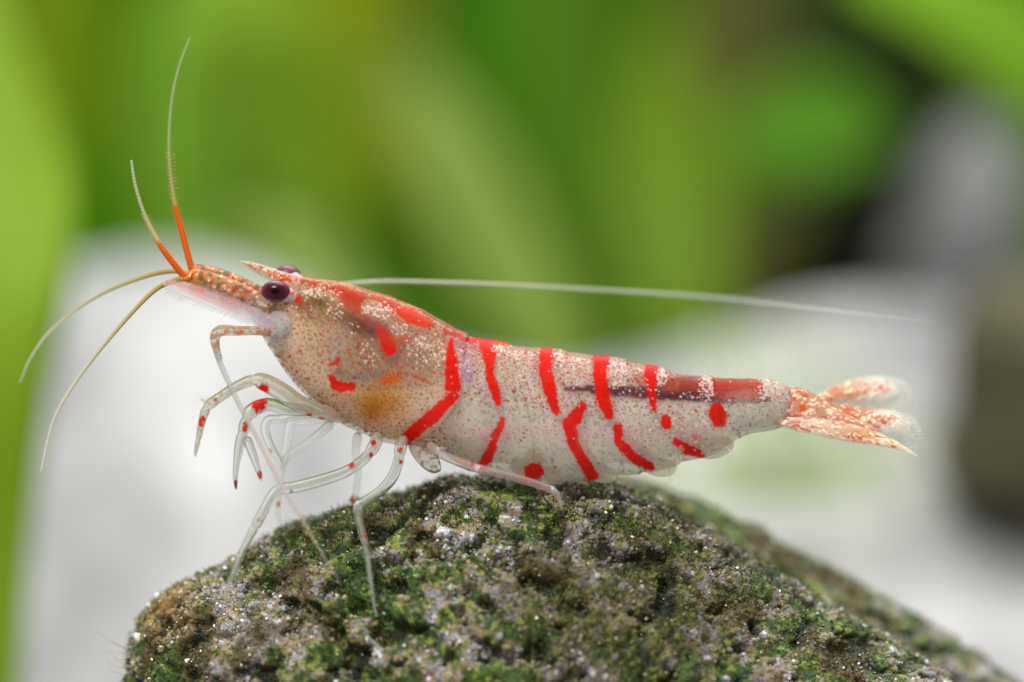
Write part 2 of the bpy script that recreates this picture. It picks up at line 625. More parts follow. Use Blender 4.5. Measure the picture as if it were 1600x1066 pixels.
def scatter_grains(parent, V, Nn, count, seed, rmin, rmax, greener=0.0, zlow=-1.25):
    """loose mineral grains and algae clots sitting on the surface"""
    vis = (Nn[..., 1] < 0.35) & (V[..., 2] > zlow)
    # area weight so that grains do not bunch where the grid is fine
    a = np.linalg.norm(np.gradient(V, axis=0), axis=-1) * np.linalg.norm(np.gradient(V, axis=1), axis=-1)
    w = (a * vis).reshape(-1)
    idx = rng.choice(len(w), size=count, p=w / w.sum())
    p = V.reshape(-1, 3)[idx] + rng.normal(size=(count, 3)) * 1.0 * S
    nn = Nn.reshape(-1, 3)[idx]
    r = (rmin + (rmax - rmin) * rng.random(count) ** 2.6) * S
    cid = rng.random(count)
    col = rock_colour(p, seed, greener, cid) * (0.75 + 0.5 * rng.random((count, 1)))
    green = col[:, 1] > col[:, 0] * 1.12
    r = np.where(green, r * 0.6, r)
    bright = (rng.random(count) < 0.03) & (col.mean(1) > 0.12)
    col[bright] = 0.8
    iv, iff = ico()
    M = random_rot(count)
    sq = np.stack([np.ones(count), 0.6 + 0.5 * rng.random(count), 0.45 + 0.4 * rng.random(count)], -1)
    pts = np.einsum('nij,nkj->nki', M, iv[None] * sq[:, None, :]) * r[:, None, None]
    pts = pts * (1 + 0.25 * (rng.random((count, 12, 1)) - 0.5)) + p[:, None] + nn[:, None] * (0.15 * r)[:, None, None]
    F = (iff[None] + (np.arange(count) * 12)[:, None, None]).reshape(-1, 3)
    C = np.repeat(with_alpha(np.clip(col, 0, 0.9))[:, None], 12, 1)
    o = add_mesh('grain_crust', pts, F, MAT_GRAIN, parent, C, smooth=False)
    o['kind'] = 'stuff'
    return o


def algae_fuzz(parent, V, Nn, count, lmin, lmax, seed, zlow=-1.25):
    """short algae threads"""
    vis = (Nn[..., 1] < 0.5) & (V[..., 2] > zlow)
    w = vis.reshape(-1) * (0.25 + sm(0.45, 0.6, fbm(V / S / 60, 61 + seed, 3)).reshape(-1))
    w = w * (0.25 + np.clip(Nn[..., 2], 0, 1).reshape(-1))
    idx = rng.choice(len(w), size=count, p=w / w.sum())
    p = V.reshape(-1, 3)[idx] + rng.normal(size=(count, 3)) * 1.5 * S
    n = Nn.reshape(-1, 3)[idx] * 0.7 + rng.normal(size=(count, 3)) * 0.55
    n /= np.linalg.norm(n, axis=1)[:, None]
    t = np.cross(n, rng.normal(size=(count, 3)))
    t /= np.linalg.norm(t, axis=1)[:, None]
    ln = (lmin + (lmax - lmin) * rng.random(count) ** 2) * S
    wd = (0.7 + 0.8 * rng.random(count)) * S
    a = p - n * 2 * S
    mid = p + n * (ln * 0.55)[:, None] + t * (ln * 0.12)[:, None]
    tip = p + n * ln[:, None] + rng.normal(size=(count, 3)) * (ln * 0.25)[:, None]
    b = np.cross(n, t)
    V4 = np.stack([a + t * wd[:, None], a - t * wd[:, None], a + b * wd[:, None],
                   mid + t * wd[:, None] * .7, mid - t * wd[:, None] * .7, mid + b * wd[:, None] * .7, tip], 1)
    f = np.array([(0, 1, 4), (0, 4, 3), (1, 2, 5), (1, 5, 4), (2, 0, 3), (2, 3, 5), (3, 4, 6), (4, 5, 6), (5, 3, 6)])
    F = (f[None] + (np.arange(count) * 7)[:, None, None]).reshape(-1, 3)
    pal = np.stack([PAL['algae'], PAL['deep'], PAL['lime'], PAL['brown']])
    col = pal[rng.choice(4, size=count, p=[.42, .2, .18, .2])] * (0.7 + 0.6 * rng.random((count, 1)))
    C = np.repeat(with_alpha(col)[:, None], 7, 1)
    o = add_mesh('algae_fuzz', V4, F, MAT_ROCK, parent, C)
    o['kind'] = 'stuff'
    return o


OUT_MAIN = [(198, 1066), (203, 1015), (224, 960), (258, 928), (350, 884), (440, 834), (540, 794), (620, 768), (680, 752), (720, 745),
            (850, 751), (950, 758), (1010, 778), (1080, 817), (1160, 858), (1230, 903), (1290, 950), (1400, 1005),
            (1490, 1060), (1580, 1130), (1640, 1220), (1620, 1400), (1400, 1560), (760, 1620), (350, 1540), (220, 1380), (196, 1200)]
V_rock, N_rock = stone('mossy_stone', OUT_MAIN, 780, 1230, 0.26, 0.72, (900, 330), rock_disp(1.0), 1, 0.78, (math.radians(8), math.radians(172), 0.84))
rock_root = root('mossy_stone', 'rough mossy stone with quartz grains that the shrimp stands on', 'stone', tuple(U(780, 1600, 0.32)))


def closed_stone(name, V, C, mat, parent):
    VV, F, CC = capped(V, C)
    return add_mesh(name, VV, F, mat, parent, CC)


C_rock = with_alpha(rock_colour(V_rock, 0, 0.1))
rock_surface = closed_stone('stone_body', V_rock, C_rock, MAT_ROCK, rock_root)
scatter_grains(rock_root, V_rock, N_rock, 34000, 0, 1.2, 5.0, 0.08)
scatter_grains(rock_root, V_rock, N_rock, 900, 0, 4.0, 8.5, -0.5)
algae_fuzz(rock_root, V_rock, N_rock, 15000, 4, 13, 0)

OUT_BACK = [(700, 900), (760, 800), (860, 742), (950, 738), (1000, 748), (1060, 774), (1150, 814), (1250, 872), (1350, 922), (1450, 974),
            (1550, 1036), (1660, 1130), (1680, 1300), (1500, 1480), (1000, 1500), (700, 1300), (660, 1050)]
Vb, Nb = stone('mossy_stone', OUT_BACK, 1080, 1180, 1.0, 0.55, (520, 150), rock_disp(1.0), 2, 0.75, (math.radians(8), math.radians(140), 0.8))
back_root = root('mossy_stone', 'green algae covered stone ridge rising just behind the shrimp stone', 'stone', tuple(U(1080, 1500, 1.0)))
closed_stone('stone_body', Vb, with_alpha(rock_colour(Vb, 3, 0.22)), MAT_ROCK, back_root)
scatter_grains(back_root, Vb, Nb, 9000, 3, 1.6, 5.0, 0.2)
algae_fuzz(back_root, Vb, Nb, 4000, 5, 14, 3)


def plain_disp(a, b):
    def f(V, Nn):
        return a * (fbm(V * 0.9, 5, 3) - 0.5) + b * (fbm(V * 4, 6, 2) - 0.5)
    return f


def far_stone(name, label, outline, cx, cy, y0, depth, mat):
    y0 *= BK
    V, Nn = stone(name, outline, cx, cy, y0, depth, (120, 50), plain_disp(0.3, 0.1), 3, 0.8)
    VV, F, _ = capped(V)
    o = add_mesh(name, VV, F, mat)
    tag(o, label, 'stone')
    return o


far_stone('upright_stone', 'pale grey upright stone out of focus beyond the tail', [
    (1424, 470), (1434, 360), (1448, 270), (1470, 215), (1510, 185), (1560, 200), (1592, 260), (1596, 340), (1582, 430), (1560, 520), (1540, 640), (1440, 640)],
    1510, 420, 9.5, 1.0, noise_material('grey_stone', lin(86, 84, 88), lin(140, 138, 136), 0.7))
far_stone('dark_stone', 'dark olive brown stone out of focus beside the tail tip', [
    (1462, 790), (1466, 640), (1478, 540), (1510, 450), (1590, 410), (1720, 420), (1800, 560), (1780, 760), (1700, 830), (1540, 810)],
    1610, 620, 4.6, 0.8, noise_material('dark_stone', lin(58, 56, 38), lin(96, 92, 66), 0.9))


MAT_SHADE = noise_material('shade_black', lin(9, 8, 5), lin(20, 18, 11), 1.2, spec=0.04)  # near-black colour stands in for the shade of the hollow


def hollow_shade():
    """near-black tubes added as shade for the hollow behind the plants"""
    rt = root('hollow_shade', 'nearly black form added as shade in the hollow between leaves and grey stone', 'shade_form', tuple(U(1220, 640, 21)))
    tube('shade_form', [(1200, 700, 21, 60), (1270, 480, 21, 74), (1350, 360, 21, 80), (1430, 240, 21.5, 66), (1440, 120, 22, 62), (1420, 20, 22, 54), (1400, -120, 22, 40)],
         colour_ramp([(0, (16, 13, 9), 1), (1, (12, 11, 7), 1)]), MAT_SHADE, rt, 24, step=12, specks=[(60, .6, (24, 22, 12), 1)])
    tube('shade_form', [(1340, 380, 21, 60), (1400, 410, 20.5, 50), (1480, 400, 20, 34), (1560, 330, 20, 20)],
         colour_ramp([(0, (14, 12, 9), 1), (1, (12, 11, 7), 1)]), MAT_SHADE, rt, 18, step=12)


def moss_clump():
    """round green clump on the sand, far out of focus"""
    rt = root('moss_clump', 'soft green moss clump on the white sand under the tail', 'plant', tuple(U(1215, 790, 7.6)))
    n = 480
    c = np.array(U(1215, 785, 7.6))
    d = rng.normal(size=(n, 3))
    d /= np.linalg.norm(d, axis=1)[:, None]
    d[:, 2] = np.abs(d[:, 2])
    r = 0.05 + 0.6 * rng.random(n)
    p = c + d * (r[:, None]) * np.array([1.15, 0.8, 1.25])
    t = np.cross(d, rng.normal(size=(n, 3)))
    t /= np.linalg.norm(t, axis=1)[:, None]
    l = 0.09
    V4 = np.stack([p - t * .02, p + t * .02, p + d * l + t * .016, p + d * l * 1.6, p + d * l - t * .016], 1)
    F = (np.array([[0, 1, 2, 4]]) + (np.arange(n) * 5)[:, None]).tolist() + (np.array([[4, 2, 3]]) + (np.arange(n) * 5)[:, None]).tolist()
    o = add_mesh('moss_leaves', V4, F, leaf_material('moss_green', lin(196, 208, 160)), rt)
    o['kind'] = 'stuff'



# ------------------------------------------------------------------ shrimp
_rv = V_rock.reshape(-1, 3)
BVH = BVHTree.FromPolygons([Vector(v) for v in _rv[:].tolist()], grid_faces(V_rock.shape[0], V_rock.shape[1]).tolist())


def rock_y(px, py):
    o = Vector((0, -D, 0))
    h = BVH.ray_cast(o, (U(px, py, 0) - o).normalized())
    return h[0].y if h[0] is not None else None


shrimp = root('shrimp', 'translucent shrimp with red bands and spots standing on the mossy stone', 'shrimp', tuple(U(700, 745, 0.0)))

# --- body pigment, worked out on a side view sheet of the animal (1 px = 0.02 mm)
X0, X1, Y0, Y1, Q = 390, 1250, 395, 775, 1.5
gx, gy = np.meshgrid(np.arange(X0, X1, 1 / Q), np.arange(Y0, Y1, 1 / Q))
G2 = np.stack([gx, gy, 0 * gx], -1)
wx = gx + 5 * (fbm(G2 / 9, 100, 2) - 0.5) + 2.6 * (vnoise(G2 / 2.2, 102) - 0.5)
wy = gy + 5 * (fbm(G2 / 9, 110, 2) - 0.5) + 2.6 * (vnoise(G2 / 2.2, 112) - 0.5)
sheet = np.zeros(gx.shape + (3,))
alpha = np.full(gx.shape, 0.36)
n_a = fbm(G2 / 45, 120, 3)
n_b = fbm(G2 / 14, 130, 3)
n_g = vnoise(G2 / 2.6, 135)

top_pts = np.array([(404, 500), (408, 486), (414, 466), (422, 448), (435, 437), (450, 433), (480, 435), (540, 445), (600, 464), (660, 487), (715, 519),
                    (735, 526), (800, 540), (850, 545), (900, 551), (960, 560), (1020, 573), (1060, 584), (1110, 590), (1160, 591), (1205, 592), (1228, 600), (1242, 612)], float)
bot_pts = np.array([(404, 508), (408, 520), (414, 533), (425, 550), (450, 588), (490, 630), (540, 663), (600, 688), (640, 695), (700, 707), (750, 732), (800, 746),
                    (870, 752), (932, 750), (965, 741), (1020, 737), (1060, 724), (1095, 715), (1120, 706), (1138, 697), (1152, 686), (1172, 678), (1210, 672), (1242, 660)], float)
wid_pts = np.array([(404, 4), (408, 12), (420, 24), (440, 36), (480, 50), (560, 66), (640, 74), (700, 72), (760, 68), (850, 62), (950, 54), (1050, 44), (1120, 36), (1160, 31), (1225, 26), (1242, 16)], float)


def topf(x):
    return np.interp(x, top_pts[:, 0], top_pts[:, 1])


def botf(x):
    return np.interp(x, bot_pts[:, 0], bot_pts[:, 1])


def put(mask, c, a=1.0):
    m = np.clip(mask * a, 0, 1)[..., None]
    sheet[:] = sheet * (1 - m) + np.array(c, float) * m


def blob(cx, cy, rx, ry, soft=0.6, ang=0.0):
    c, s = math.cos(math.radians(ang)), math.sin(math.radians(ang))
    dx, dy = wx - cx, wy - cy
    r = np.hypot((dx * c + dy * s) / rx, (-dx * s + dy * c) / ry)
    return sm(1 + soft, 1 - soft, r)


def stroke(pts, soft=1.3):
    """pts (px,py,half width)"""
    best = np.full(gx.shape, -99.0)
    for (ax, ay, ar), (bx, by, br) in zip(pts[:-1], pts[1:]):
        vx, vy = bx - ax, by - ay
        t = np.clip(((wx - ax) * vx + (wy - ay) * vy) / (vx * vx + vy * vy), 0, 1)
        d = (ar + (br - ar) * t) - np.hypot(wx - ax - vx * t, wy - ay - vy * t)
        best = np.maximum(best, d)
    return sm(-soft, soft, best)


def dot(cx, cy, r, c, a=1.0, aspect=1.0, soft=0.6):
    x0 = int((cx - r - 2 - X0) * Q)
    x1 = int((cx + r + 3 - X0) * Q)
    y0 = int((cy - r - 2 - Y0) * Q)
    y1 = int((cy + r + 3 - Y0) * Q)
    if x0 < 0 or y0 < 0 or x1 >= gx.shape[1] or y1 >= gx.shape[0]:
        return
    d = np.hypot((gx[y0:y1, x0:x1] - cx) * aspect, gy[y0:y1, x0:x1] - cy)
    m = (sm(r + soft, r - soft, d) * a)[..., None]
    sheet[y0:y1, x0:x1] = sheet[y0:y1, x0:x1] * (1 - m) + np.array(c, float) * m


BASE_FRONT = np.array((206, 186, 154.0))
BASE_MID = np.array((192, 186, 172.0))
BASE_LOW = np.array((206, 202, 182.0))
tt = sm(600, 760, gx)[..., None]
sheet[:] = BASE_FRONT * (1 - tt) + BASE_MID * tt
low = (sm(682, 692, wy + 0.03 * (gx - 800)) * sm(720, 760, gx))[..., None]
sheet[:] = sheet * (1 - low * 0.7) + BASE_LOW * low * 0.7
sheet[:] = sheet * (0.93 + 0.14 * n_a[..., None])
put(blob(800, 678, 130, 13, 0.8, 1) * n_b * 1.6, (216, 178, 172), 0.6)
put(blob(930, 680, 120, 14, 0.8, 3) * n_b * 1.6, (214, 182, 176), 0.5)
put(blob(1060, 680, 90, 16, 0.8) * n_b * 1.5, (214, 176, 172), 0.5)
# insides showing through the carapace
put(blob(590, 545, 85, 52, 0.8, 15), (136, 110, 78), 0.75)
put(blob(490, 480, 36, 22, 0.8, 20), (126, 98, 46), 0.75)
put(blob(500, 472, 14, 8, 0.7), (84, 76, 40), 0.7)
put(blob(640, 560, 60, 34, 0.8, 10), (164, 134, 112), 0.6)
put(blob(592, 630, 34, 24, 0.8), (176, 116, 34), 0.75 )
put(blob(583, 640, 12, 13, 0.8), (160, 96, 14), 0.6)
put(blob(528, 546, 10, 21, 0.5, 22), (166, 164, 148), 0.75)
put(stroke([(528, 582, 5), (560, 590, 7), (600, 585, 5)], 4), (128, 134, 120), 0.7)
put(stroke([(596, 584, 1.2), (630, 582, 1.4), (655, 590, 1.3), (675, 600, 1)], 1), (186, 84, 52), 0.75)
put(blob(608, 594, 19, 7, 0.5, -8), (206, 92, 20), 0.9)
put(blob(575, 512, 30, 12, 0.7, 12), (88, 66, 78), 0.75)
put(blob(548, 500, 30, 12, 0.8, 35), (104, 72, 44), 0.6)
put(blob(434, 520, 20, 24, 0.8), (196, 206, 206), 0.7)
put(blob(492, 488, 5, 12, 0.6, -30), (150, 140, 110), 0.7)
# dark gut line and back saddle
put(stroke([(884, 607, 3), (950, 609, 7), (1040, 615, 9), (1110, 620, 9), (1180, 624, 7), (1208, 625, 2)], 3), (70, 44, 56), 0.92)
put(stroke([(1050, 601, 12), (1092, 603, 12)], 4), (146, 62, 42), 0.92)
put(stroke([(1000, 592, 10), (1050, 600, 11)], 5), (164, 96, 72), 0.8)
put(stroke([(1120, 606, 15), (1178, 608, 16)], 4), (176, 52, 28), 0.97)
put(blob(725, 560, 16, 34, 0.6), (190, 166, 186), 0.7)
put(blob(734, 586, 9, 16, 0.8), (140, 120, 150), 0.5)
up_band = sm(70, 10, gy - topf(gx)) * sm(640, 700, gx) * sm(1060, 980, gx)
put(up_band * n_b * 1.4, (186, 142, 122), 0.5)
put(blob(1180, 640, 70, 34, 0.6), (196, 190, 178), 0.5)
flesh = sheet.copy()
# chromatophore dots: a jittered lattice whose size and spacing change along the animal
step = 6.3
for iy in range(int((Y1 - Y0) / step)):
    for ix in range(int((X1 - X0) / step)):
        x = X0 + (ix + 0.5 * (iy % 2) + rng.uniform(-.42, .42)) * step
        y = Y0 + (iy + rng.uniform(-.42, .42)) * step
        if not (topf(x) - 2 < y < botf(x) + 2):
            continue
        rel = (y - topf(x)) / max(botf(x) - topf(x), 1)
        front = 1 - min(1, max(0, (x - 640) / 110))
        keep = 0.9 * front + (1 - front) * (0.95 if rel < 0.45 else 0.75 if rel < 0.72 else 0.42)
        if x > 1060:
            keep *= 0.75
        if rng.random() > keep:
            continue
        r = (0.95 + 0.52 * rng.random()) * (1 if front > 0.5 else 0.92 if rel < 0.5 else 0.72)
        if rng.random() < 0.10:
            r *= 1.45
        cc = (178, 50, 18) if front > 0.4 and rel > 0.35 else (170, 36, 22)
        if front < 0.5 and rel > 0.5:
            cc = (140, 52, 36) if rng.random() < 0.6 else (96, 52, 44)
        if rng.random() < .3:
            dot(x + rng.uniform(-4, 4), y + rng.uniform(-4, 4), r * 1.7, cc, 0.22, 1, 1.5)
        dot(x, y, r, cc, 0.97, 1 + 0.3 * rng.uniform(-1, 1))
        if front < 0.6 and rel < 0.42 and rng.random() < 0.75:
            dot(x + rng.uniform(-5, 5), y + rng.uniform(-5, 5), r * 0.8, (178, 62, 40), 0.85)
# red back ridge of the carapace
ridge = stroke([(412, 428, 5), (450, 438, 6), (500, 448, 7), (545, 458, 9), (600, 474, 8), (640, 490, 9), (700, 522, 6), (735, 532, 4)], 4)
put(ridge * (0.35 + sm(.42, .6, n_b)), (160, 62, 28), 0.85)
put(ridge * sm(.5, .64, n_b), (196, 48, 18), 0.8)
put(blob(545, 466, 22, 16, 0.6, 45), (190, 44, 16), 0.9)
put(stroke([(548, 478, 6), (580, 505, 7), (600, 520, 8)], 6), (168, 60, 40), 0.6)
put(stroke([(616, 484, 5), (640, 492, 12), (664, 504, 8)], 5), (216, 46, 20), 0.92)
put(stroke([(592, 512, 4), (604, 530, 11), (608, 544, 12)], 5), (214, 44, 18), 0.95)
put(stroke([(606, 540, 8), (610, 548, 7)], 2), (222, 24, 8), 0.9)
put(stroke([(612, 536, 7), (636, 528, 5)], 5), (196, 70, 40), 0.6)

RED = (236, 20, 6)
RED2 = (232, 42, 22)


def poly_stroke(pts, c=RED, soft=1.4):
    pts = [(a, b, w + 1.2) for a, b, w in pts]
    m = stroke(pts, soft + 0.5)
    put(m, c, 0.98)
    put(m * sm(.5, .62, n_b), (206, 16, 6), 0.35)
    put(m * sm(.6, .75, n_g), (238, 60, 36), 0.4)


poly_stroke([(704, 530, 2.5), (705, 552, 6), (706, 580, 9), (707, 608, 11)])
put(stroke([(694, 612, 1), (716, 613, 1)], .8), (228, 190, 176), 0.9)
poly_stroke([(709, 619, 6), (685, 641, 9), (655, 669, 9.5), (637, 684, 8.5)])
poly_stroke([(517, 591, 3), (526, 602, 6.5), (540, 606, 6.5), (549, 605, 5.5)])
poly_stroke([(516, 569, 1.2), (524, 567, 2.4), (530, 561, 1.2)], (206, 60, 44))
poly_stroke([(742, 530, 4), (770, 535, 7), (790, 536, 4)], RED2)
poly_stroke([(758, 538, 10), (765, 556, 8), (764, 580, 5.5), (773, 610, 6.5), (779, 630, 4)])
poly_stroke([(786, 655, 3.5), (773, 680, 5)], (222, 50, 30))
poly_stroke([(773, 690, 4.5), (766, 706, 7), (754, 726, 6)])
poly_stroke([(854, 545, 9), (852, 576, 9), (859, 612, 8), (869, 643, 4.5)])
poly_stroke([(909, 636, 6.5), (897, 655, 10), (889, 662, 9.5), (895, 688, 8), (908, 714, 7), (927, 746, 8)])
put(stroke([(899, 670, 1.5), (902, 690, 2), (908, 705, 1.2)], 1.5), (226, 104, 84), 0.6)
poly_stroke([(939, 557, 11), (938, 593, 10), (942, 621, 9.5), (951, 648, 6)])
poly_stroke([(966, 666, 5), (966, 690, 4.5), (990, 715, 7.5), (1017, 731, 5)])
poly_stroke([(1017, 577, 9), (1017, 607, 6.5), (1022, 639, 3)])
put(blob(1041, 660, 8, 12, 0.2, -12), RED, 0.98)
poly_stroke([(1056, 690, 4), (1074, 702, 7), (1095, 710, 4.5)])
put(blob(834, 737, 15, 13, 0.12), (226, 34, 8), 0.98)
put(blob(1122, 648, 13, 19, 0.2, -14), (220, 30, 8), 0.98)
put(blob(1088, 684, 7, 5, 0.5), (206, 110, 104), 0.8)
put(blob(466, 468, 6, 7, 0.4, 30), (208, 40, 20), 0.9)
put(blob(503, 660, 9, 7, 0.4, 30), (212, 40, 24), 0.85)
# white pigment flecks
flecks = [(500, 456, 32, 10, 90), (526, 482, 15, 14, 40), (594, 484, 30, 11, 110), (622, 514, 16, 10, 34), (662, 545, 32, 25, 120),
          (576, 552, 16, 24, 40), (552, 510, 9, 10, 9), (470, 482, 22, 18, 22), (686, 560, 12, 18, 30), (784, 545, 15, 10, 50),
          (873, 560, 13, 14, 46), (964, 583, 17, 22, 130), (1034, 590, 10, 14, 54), (1104, 604, 12, 20, 100), (1204, 606, 24, 18, 110),
          (724, 560, 14, 30, 26), (895, 590, 22, 28, 26), (740, 610, 22, 40, 16), (822, 590, 20, 26, 16), (846, 702, 14, 6, 10),
          (925, 700, 16, 12, 22), (998, 688, 18, 12, 26), (1070, 660, 40, 22, 26), (860, 746, 40, 5, 26), (950, 744, 20, 5, 16),
          (1160, 640, 40, 20, 18), (1125, 690, 16, 10, 18), (1000, 612, 40, 6, 18), (1070, 618, 30, 5, 14), (786, 646, 12, 12, 14), (780, 700, 40, 12, 8)]
for fx, fy, rx, ry, k in flecks:
    for _ in range(int(k * 0.95)):
        a = rng.uniform(0, 6.283)
        q = math.sqrt(rng.random()) * rng.uniform(.7, 1.25)
        x, y = fx + rx * q * math.cos(a), fy + ry * q * math.sin(a)
        cream = y > 630 or rng.random() < 0.3
        dot(x, y, 0.9 + 1.1 * rng.random() ** 1.6, (228, 208, 172) if cream else (230, 210, 206), rng.uniform(.7, .97), 1 + 0.4 * rng.uniform(-1, 1))
for _ in range(90):
    x = rng.uniform(640, 1230)
    y = rng.uniform(topf(x) + 4, botf(x))
    dot(x, y, 0.9 + 0.8 * rng.random(), (238, 226, 220), 0.7)
for _ in range(60):
    x = rng.uniform(1010, 1150)
    y = rng.uniform(640, botf(x))
    dot(x, y, 1.5 + 1.6 * rng.random(), (236, 218, 178), 0.7)
put(blob(834, 737, 15, 13, 0.14), (230, 34, 8), 0.97)
put(blob(1122, 648, 13, 19, 0.22, -14), (224, 30, 8), 0.95)
put(blob(1041, 660, 8, 12, 0.25, -12), RED, 0.95)
# clearer margins, where the shell is thin
alpha -= 0.14 * sm(6, 0, gy - topf(gx)) * sm(470, 560, gx)
alpha += 0.14 * sm(50, 25, botf(gx) - gy) * sm(720, 800, gx)
alpha -= 0.10 * sm(1100, 1140, gx) * sm(672, 690, gy)
pig = np.clip(np.abs(sheet - flesh).sum(-1) / 70, 0, 1)
pig = np.maximum(pig, 0.75 * (flesh[..., 1] < 78))
alpha = alpha + (0.97 - alpha) * pig
LINSHEET = lin_arr(sheet)
LINFLESH = np.clip(lin_arr(flesh) * 1.5, 0, 0.9)


def sample(px, py, inner=False):
    u = np.clip((px - X0) * Q, 0, gx.shape[1] - 1.01)
    v = np.clip((py - Y0) * Q, 0, gx.shape[0] - 1.01)
    iu, iv = u.astype(int), v.astype(int)
    fu, fv = (u - iu)[..., None], (v - iv)[..., None]
    A = np.concatenate([LINFLESH, (0.9 - 0.42 * sm(655, 700, gy + 0.05 * (gx - 850)) * sm(720, 780, gx) - 0.25 * sm(1090, 1150, gx))[..., None]], -1) if inner else np.concatenate([LINSHEET, alpha[..., None]], -1)
    return (A[iv, iu] * (1 - fu) * (1 - fv) + A[iv, iu + 1] * fu * (1 - fv) + A[iv + 1, iu] * (1 - fu) * fv + A[iv + 1, iu + 1] * fu * fv)


def build_body(inner=False):
    xs = np.concatenate([404 + 30 * (np.linspace(0, 1, 26) ** 1.6), np.arange(435.5, 1224, 1.2), 1224 + 18 * (1 - (1 - np.linspace(0, 1, 16)) ** 1.6)])
    # the far flank is coarser than the near one
    phs = np.concatenate([np.linspace(0, math.pi, 80, endpoint=False), np.linspace(math.pi, 2 * math.pi, 230, endpoint=False)])
    # smooth outline curves
    fx = np.arange(380, 1270, 1.0)
    kern = np.hanning(15)
    kern /= kern.sum()

    def smooth(p, kk=kern):
        y = np.interp(fx, p[:, 0], p[:, 1])
        ys = np.convolve(np.pad(y, 7, 'edge'), kk, 'valid')
        w = sm(404, 440, fx) * sm(1242, 1215, fx)
        return np.interp(xs, fx, ys * w + y * (1 - w))
    if inner:
        xs = np.arange(420, 1229, 3.0)
        phs = np.linspace(0, 2 * math.pi, 90, endpoint=False)
    tp, bt, wd = smooth(top_pts), smooth(bot_pts), smooth(wid_pts)
    if inner:
        # the flesh fills the shell except for a clear margin, widest under the abdomen
        tp = tp + 7
        bt = bt - 7 - 12 * sm(720, 800, xs) * sm(1165, 1100, xs) * (1 + 0.06 * np.sin(xs / 21.0))
        wd = wd * 0.84
    H = (bt - tp) / 2
    zc = (bt + tp) / 2
    rho = math.radians(11)
    low = 0.16

    def geom(ph):
        yl = wd[:, None] * np.sin(ph)[None] * (1 - low * np.cos(ph)[None])
        zl = H[:, None] * np.sign(np.cos(ph))[None] * np.abs(np.cos(ph))[None] ** 0.92
        # overlapping plates: each ends in a slightly raised rim
        py = zc[:, None] - zl
        rel = py - tp[:, None]
        xx = xs[:, None]
        bulge = 0 * py
        edges = [(796, 0.24), (884, 0.22), (980, 0.14), (1046, 0.10), (1114, 0.06)]
        prev = 736
        for e, sl in edges:
            xb = e + sl * rel + 8 * np.sin(np.clip(rel / 150, 0, 1.5) * 3)
            d = xb - xx
            bulge = bulge + 3.0 * sm(60, 6, d) * sm(-1.5, 1.5, d)
        cx_pts = np.array([(500, 738), (530, 730), (570, 722), (612, 719), (650, 690), (690, 642), (720, 600)], float)
        xb = np.interp(py, cx_pts[:, 0], cx_pts[:, 1])
        d = xb - xx
        bulge = bulge + 4.0 * sm(-2, 2, d) * sm(430, 560, xx)
        # groove of the branchial region
        gl = 586 + 10 * np.sin((xx - 520) / 50)
        bulge = bulge - 2.0 * np.exp(-((py - gl) / 5) ** 2) * sm(515, 535, xx) * sm(690, 640, xx)
        P3 = np.stack([xx + 0 * py, py, np.cos(ph)[None] * 40 + 0 * py], -1)
        bulge = bulge + 1.6 * (fbm(P3 / 26, 140, 2) - 0.5)
        sc_ = 1 + bulge / np.maximum(np.hypot(yl, zl), 12)
        yl, zl = yl * sc_, zl * sc_
        y = yl * math.cos(rho) - zl * math.sin(rho)
        z = zl * math.cos(rho) + yl * math.sin(rho)
        zmx, zmn = (zl.max(1)[:, None], zl.min(1)[:, None])
        z = (z - z.min(1)[:, None]) / np.maximum(z.max(1) - z.min(1), 1e-6)[:, None] * (zmx - zmn) + zmn
        W3 = np.stack([(xx - 800) * S + 0 * y, y * S, (533 - zc[:, None]) * S + z * S], -1)
        return W3
    W3 = geom(phs)
    # near flank carries the sheet; the far flank mirrors it
    M3 = geom(np.where(phs < math.pi, 2 * math.pi - phs, phs))
    px = 800 + M3[..., 0] / S * D / (D + M3[..., 1])
    pyy = 533 - M3[..., 2] / S * D / (D + M3[..., 1])
    C = sample(px, pyy, inner)
    VV, F, CC = capped(W3[:, ::-1], C[:, ::-1])
    return add_mesh('flesh' if inner else 'body', VV, F, MAT_BODY if inner else MAT_SHELL, body if inner else shrimp, CC)


body = build_body()
build_body(True)


# --- tubes and blades for the appendages
def colour_ramp(stops):
    """stops: (t 0..1, (r,g,b), alpha) -> function of t"""
    ts = np.array([s[0] for s in stops])
    cs = np.array([lin(*s[1]) for s in stops])
    al = np.array([s[2] for s in stops])

    def f(t):
        return np.stack([np.interp(t, ts, cs[:, k]) for k in range(3)] + [np.interp(t, ts, al)], -1)
    return f


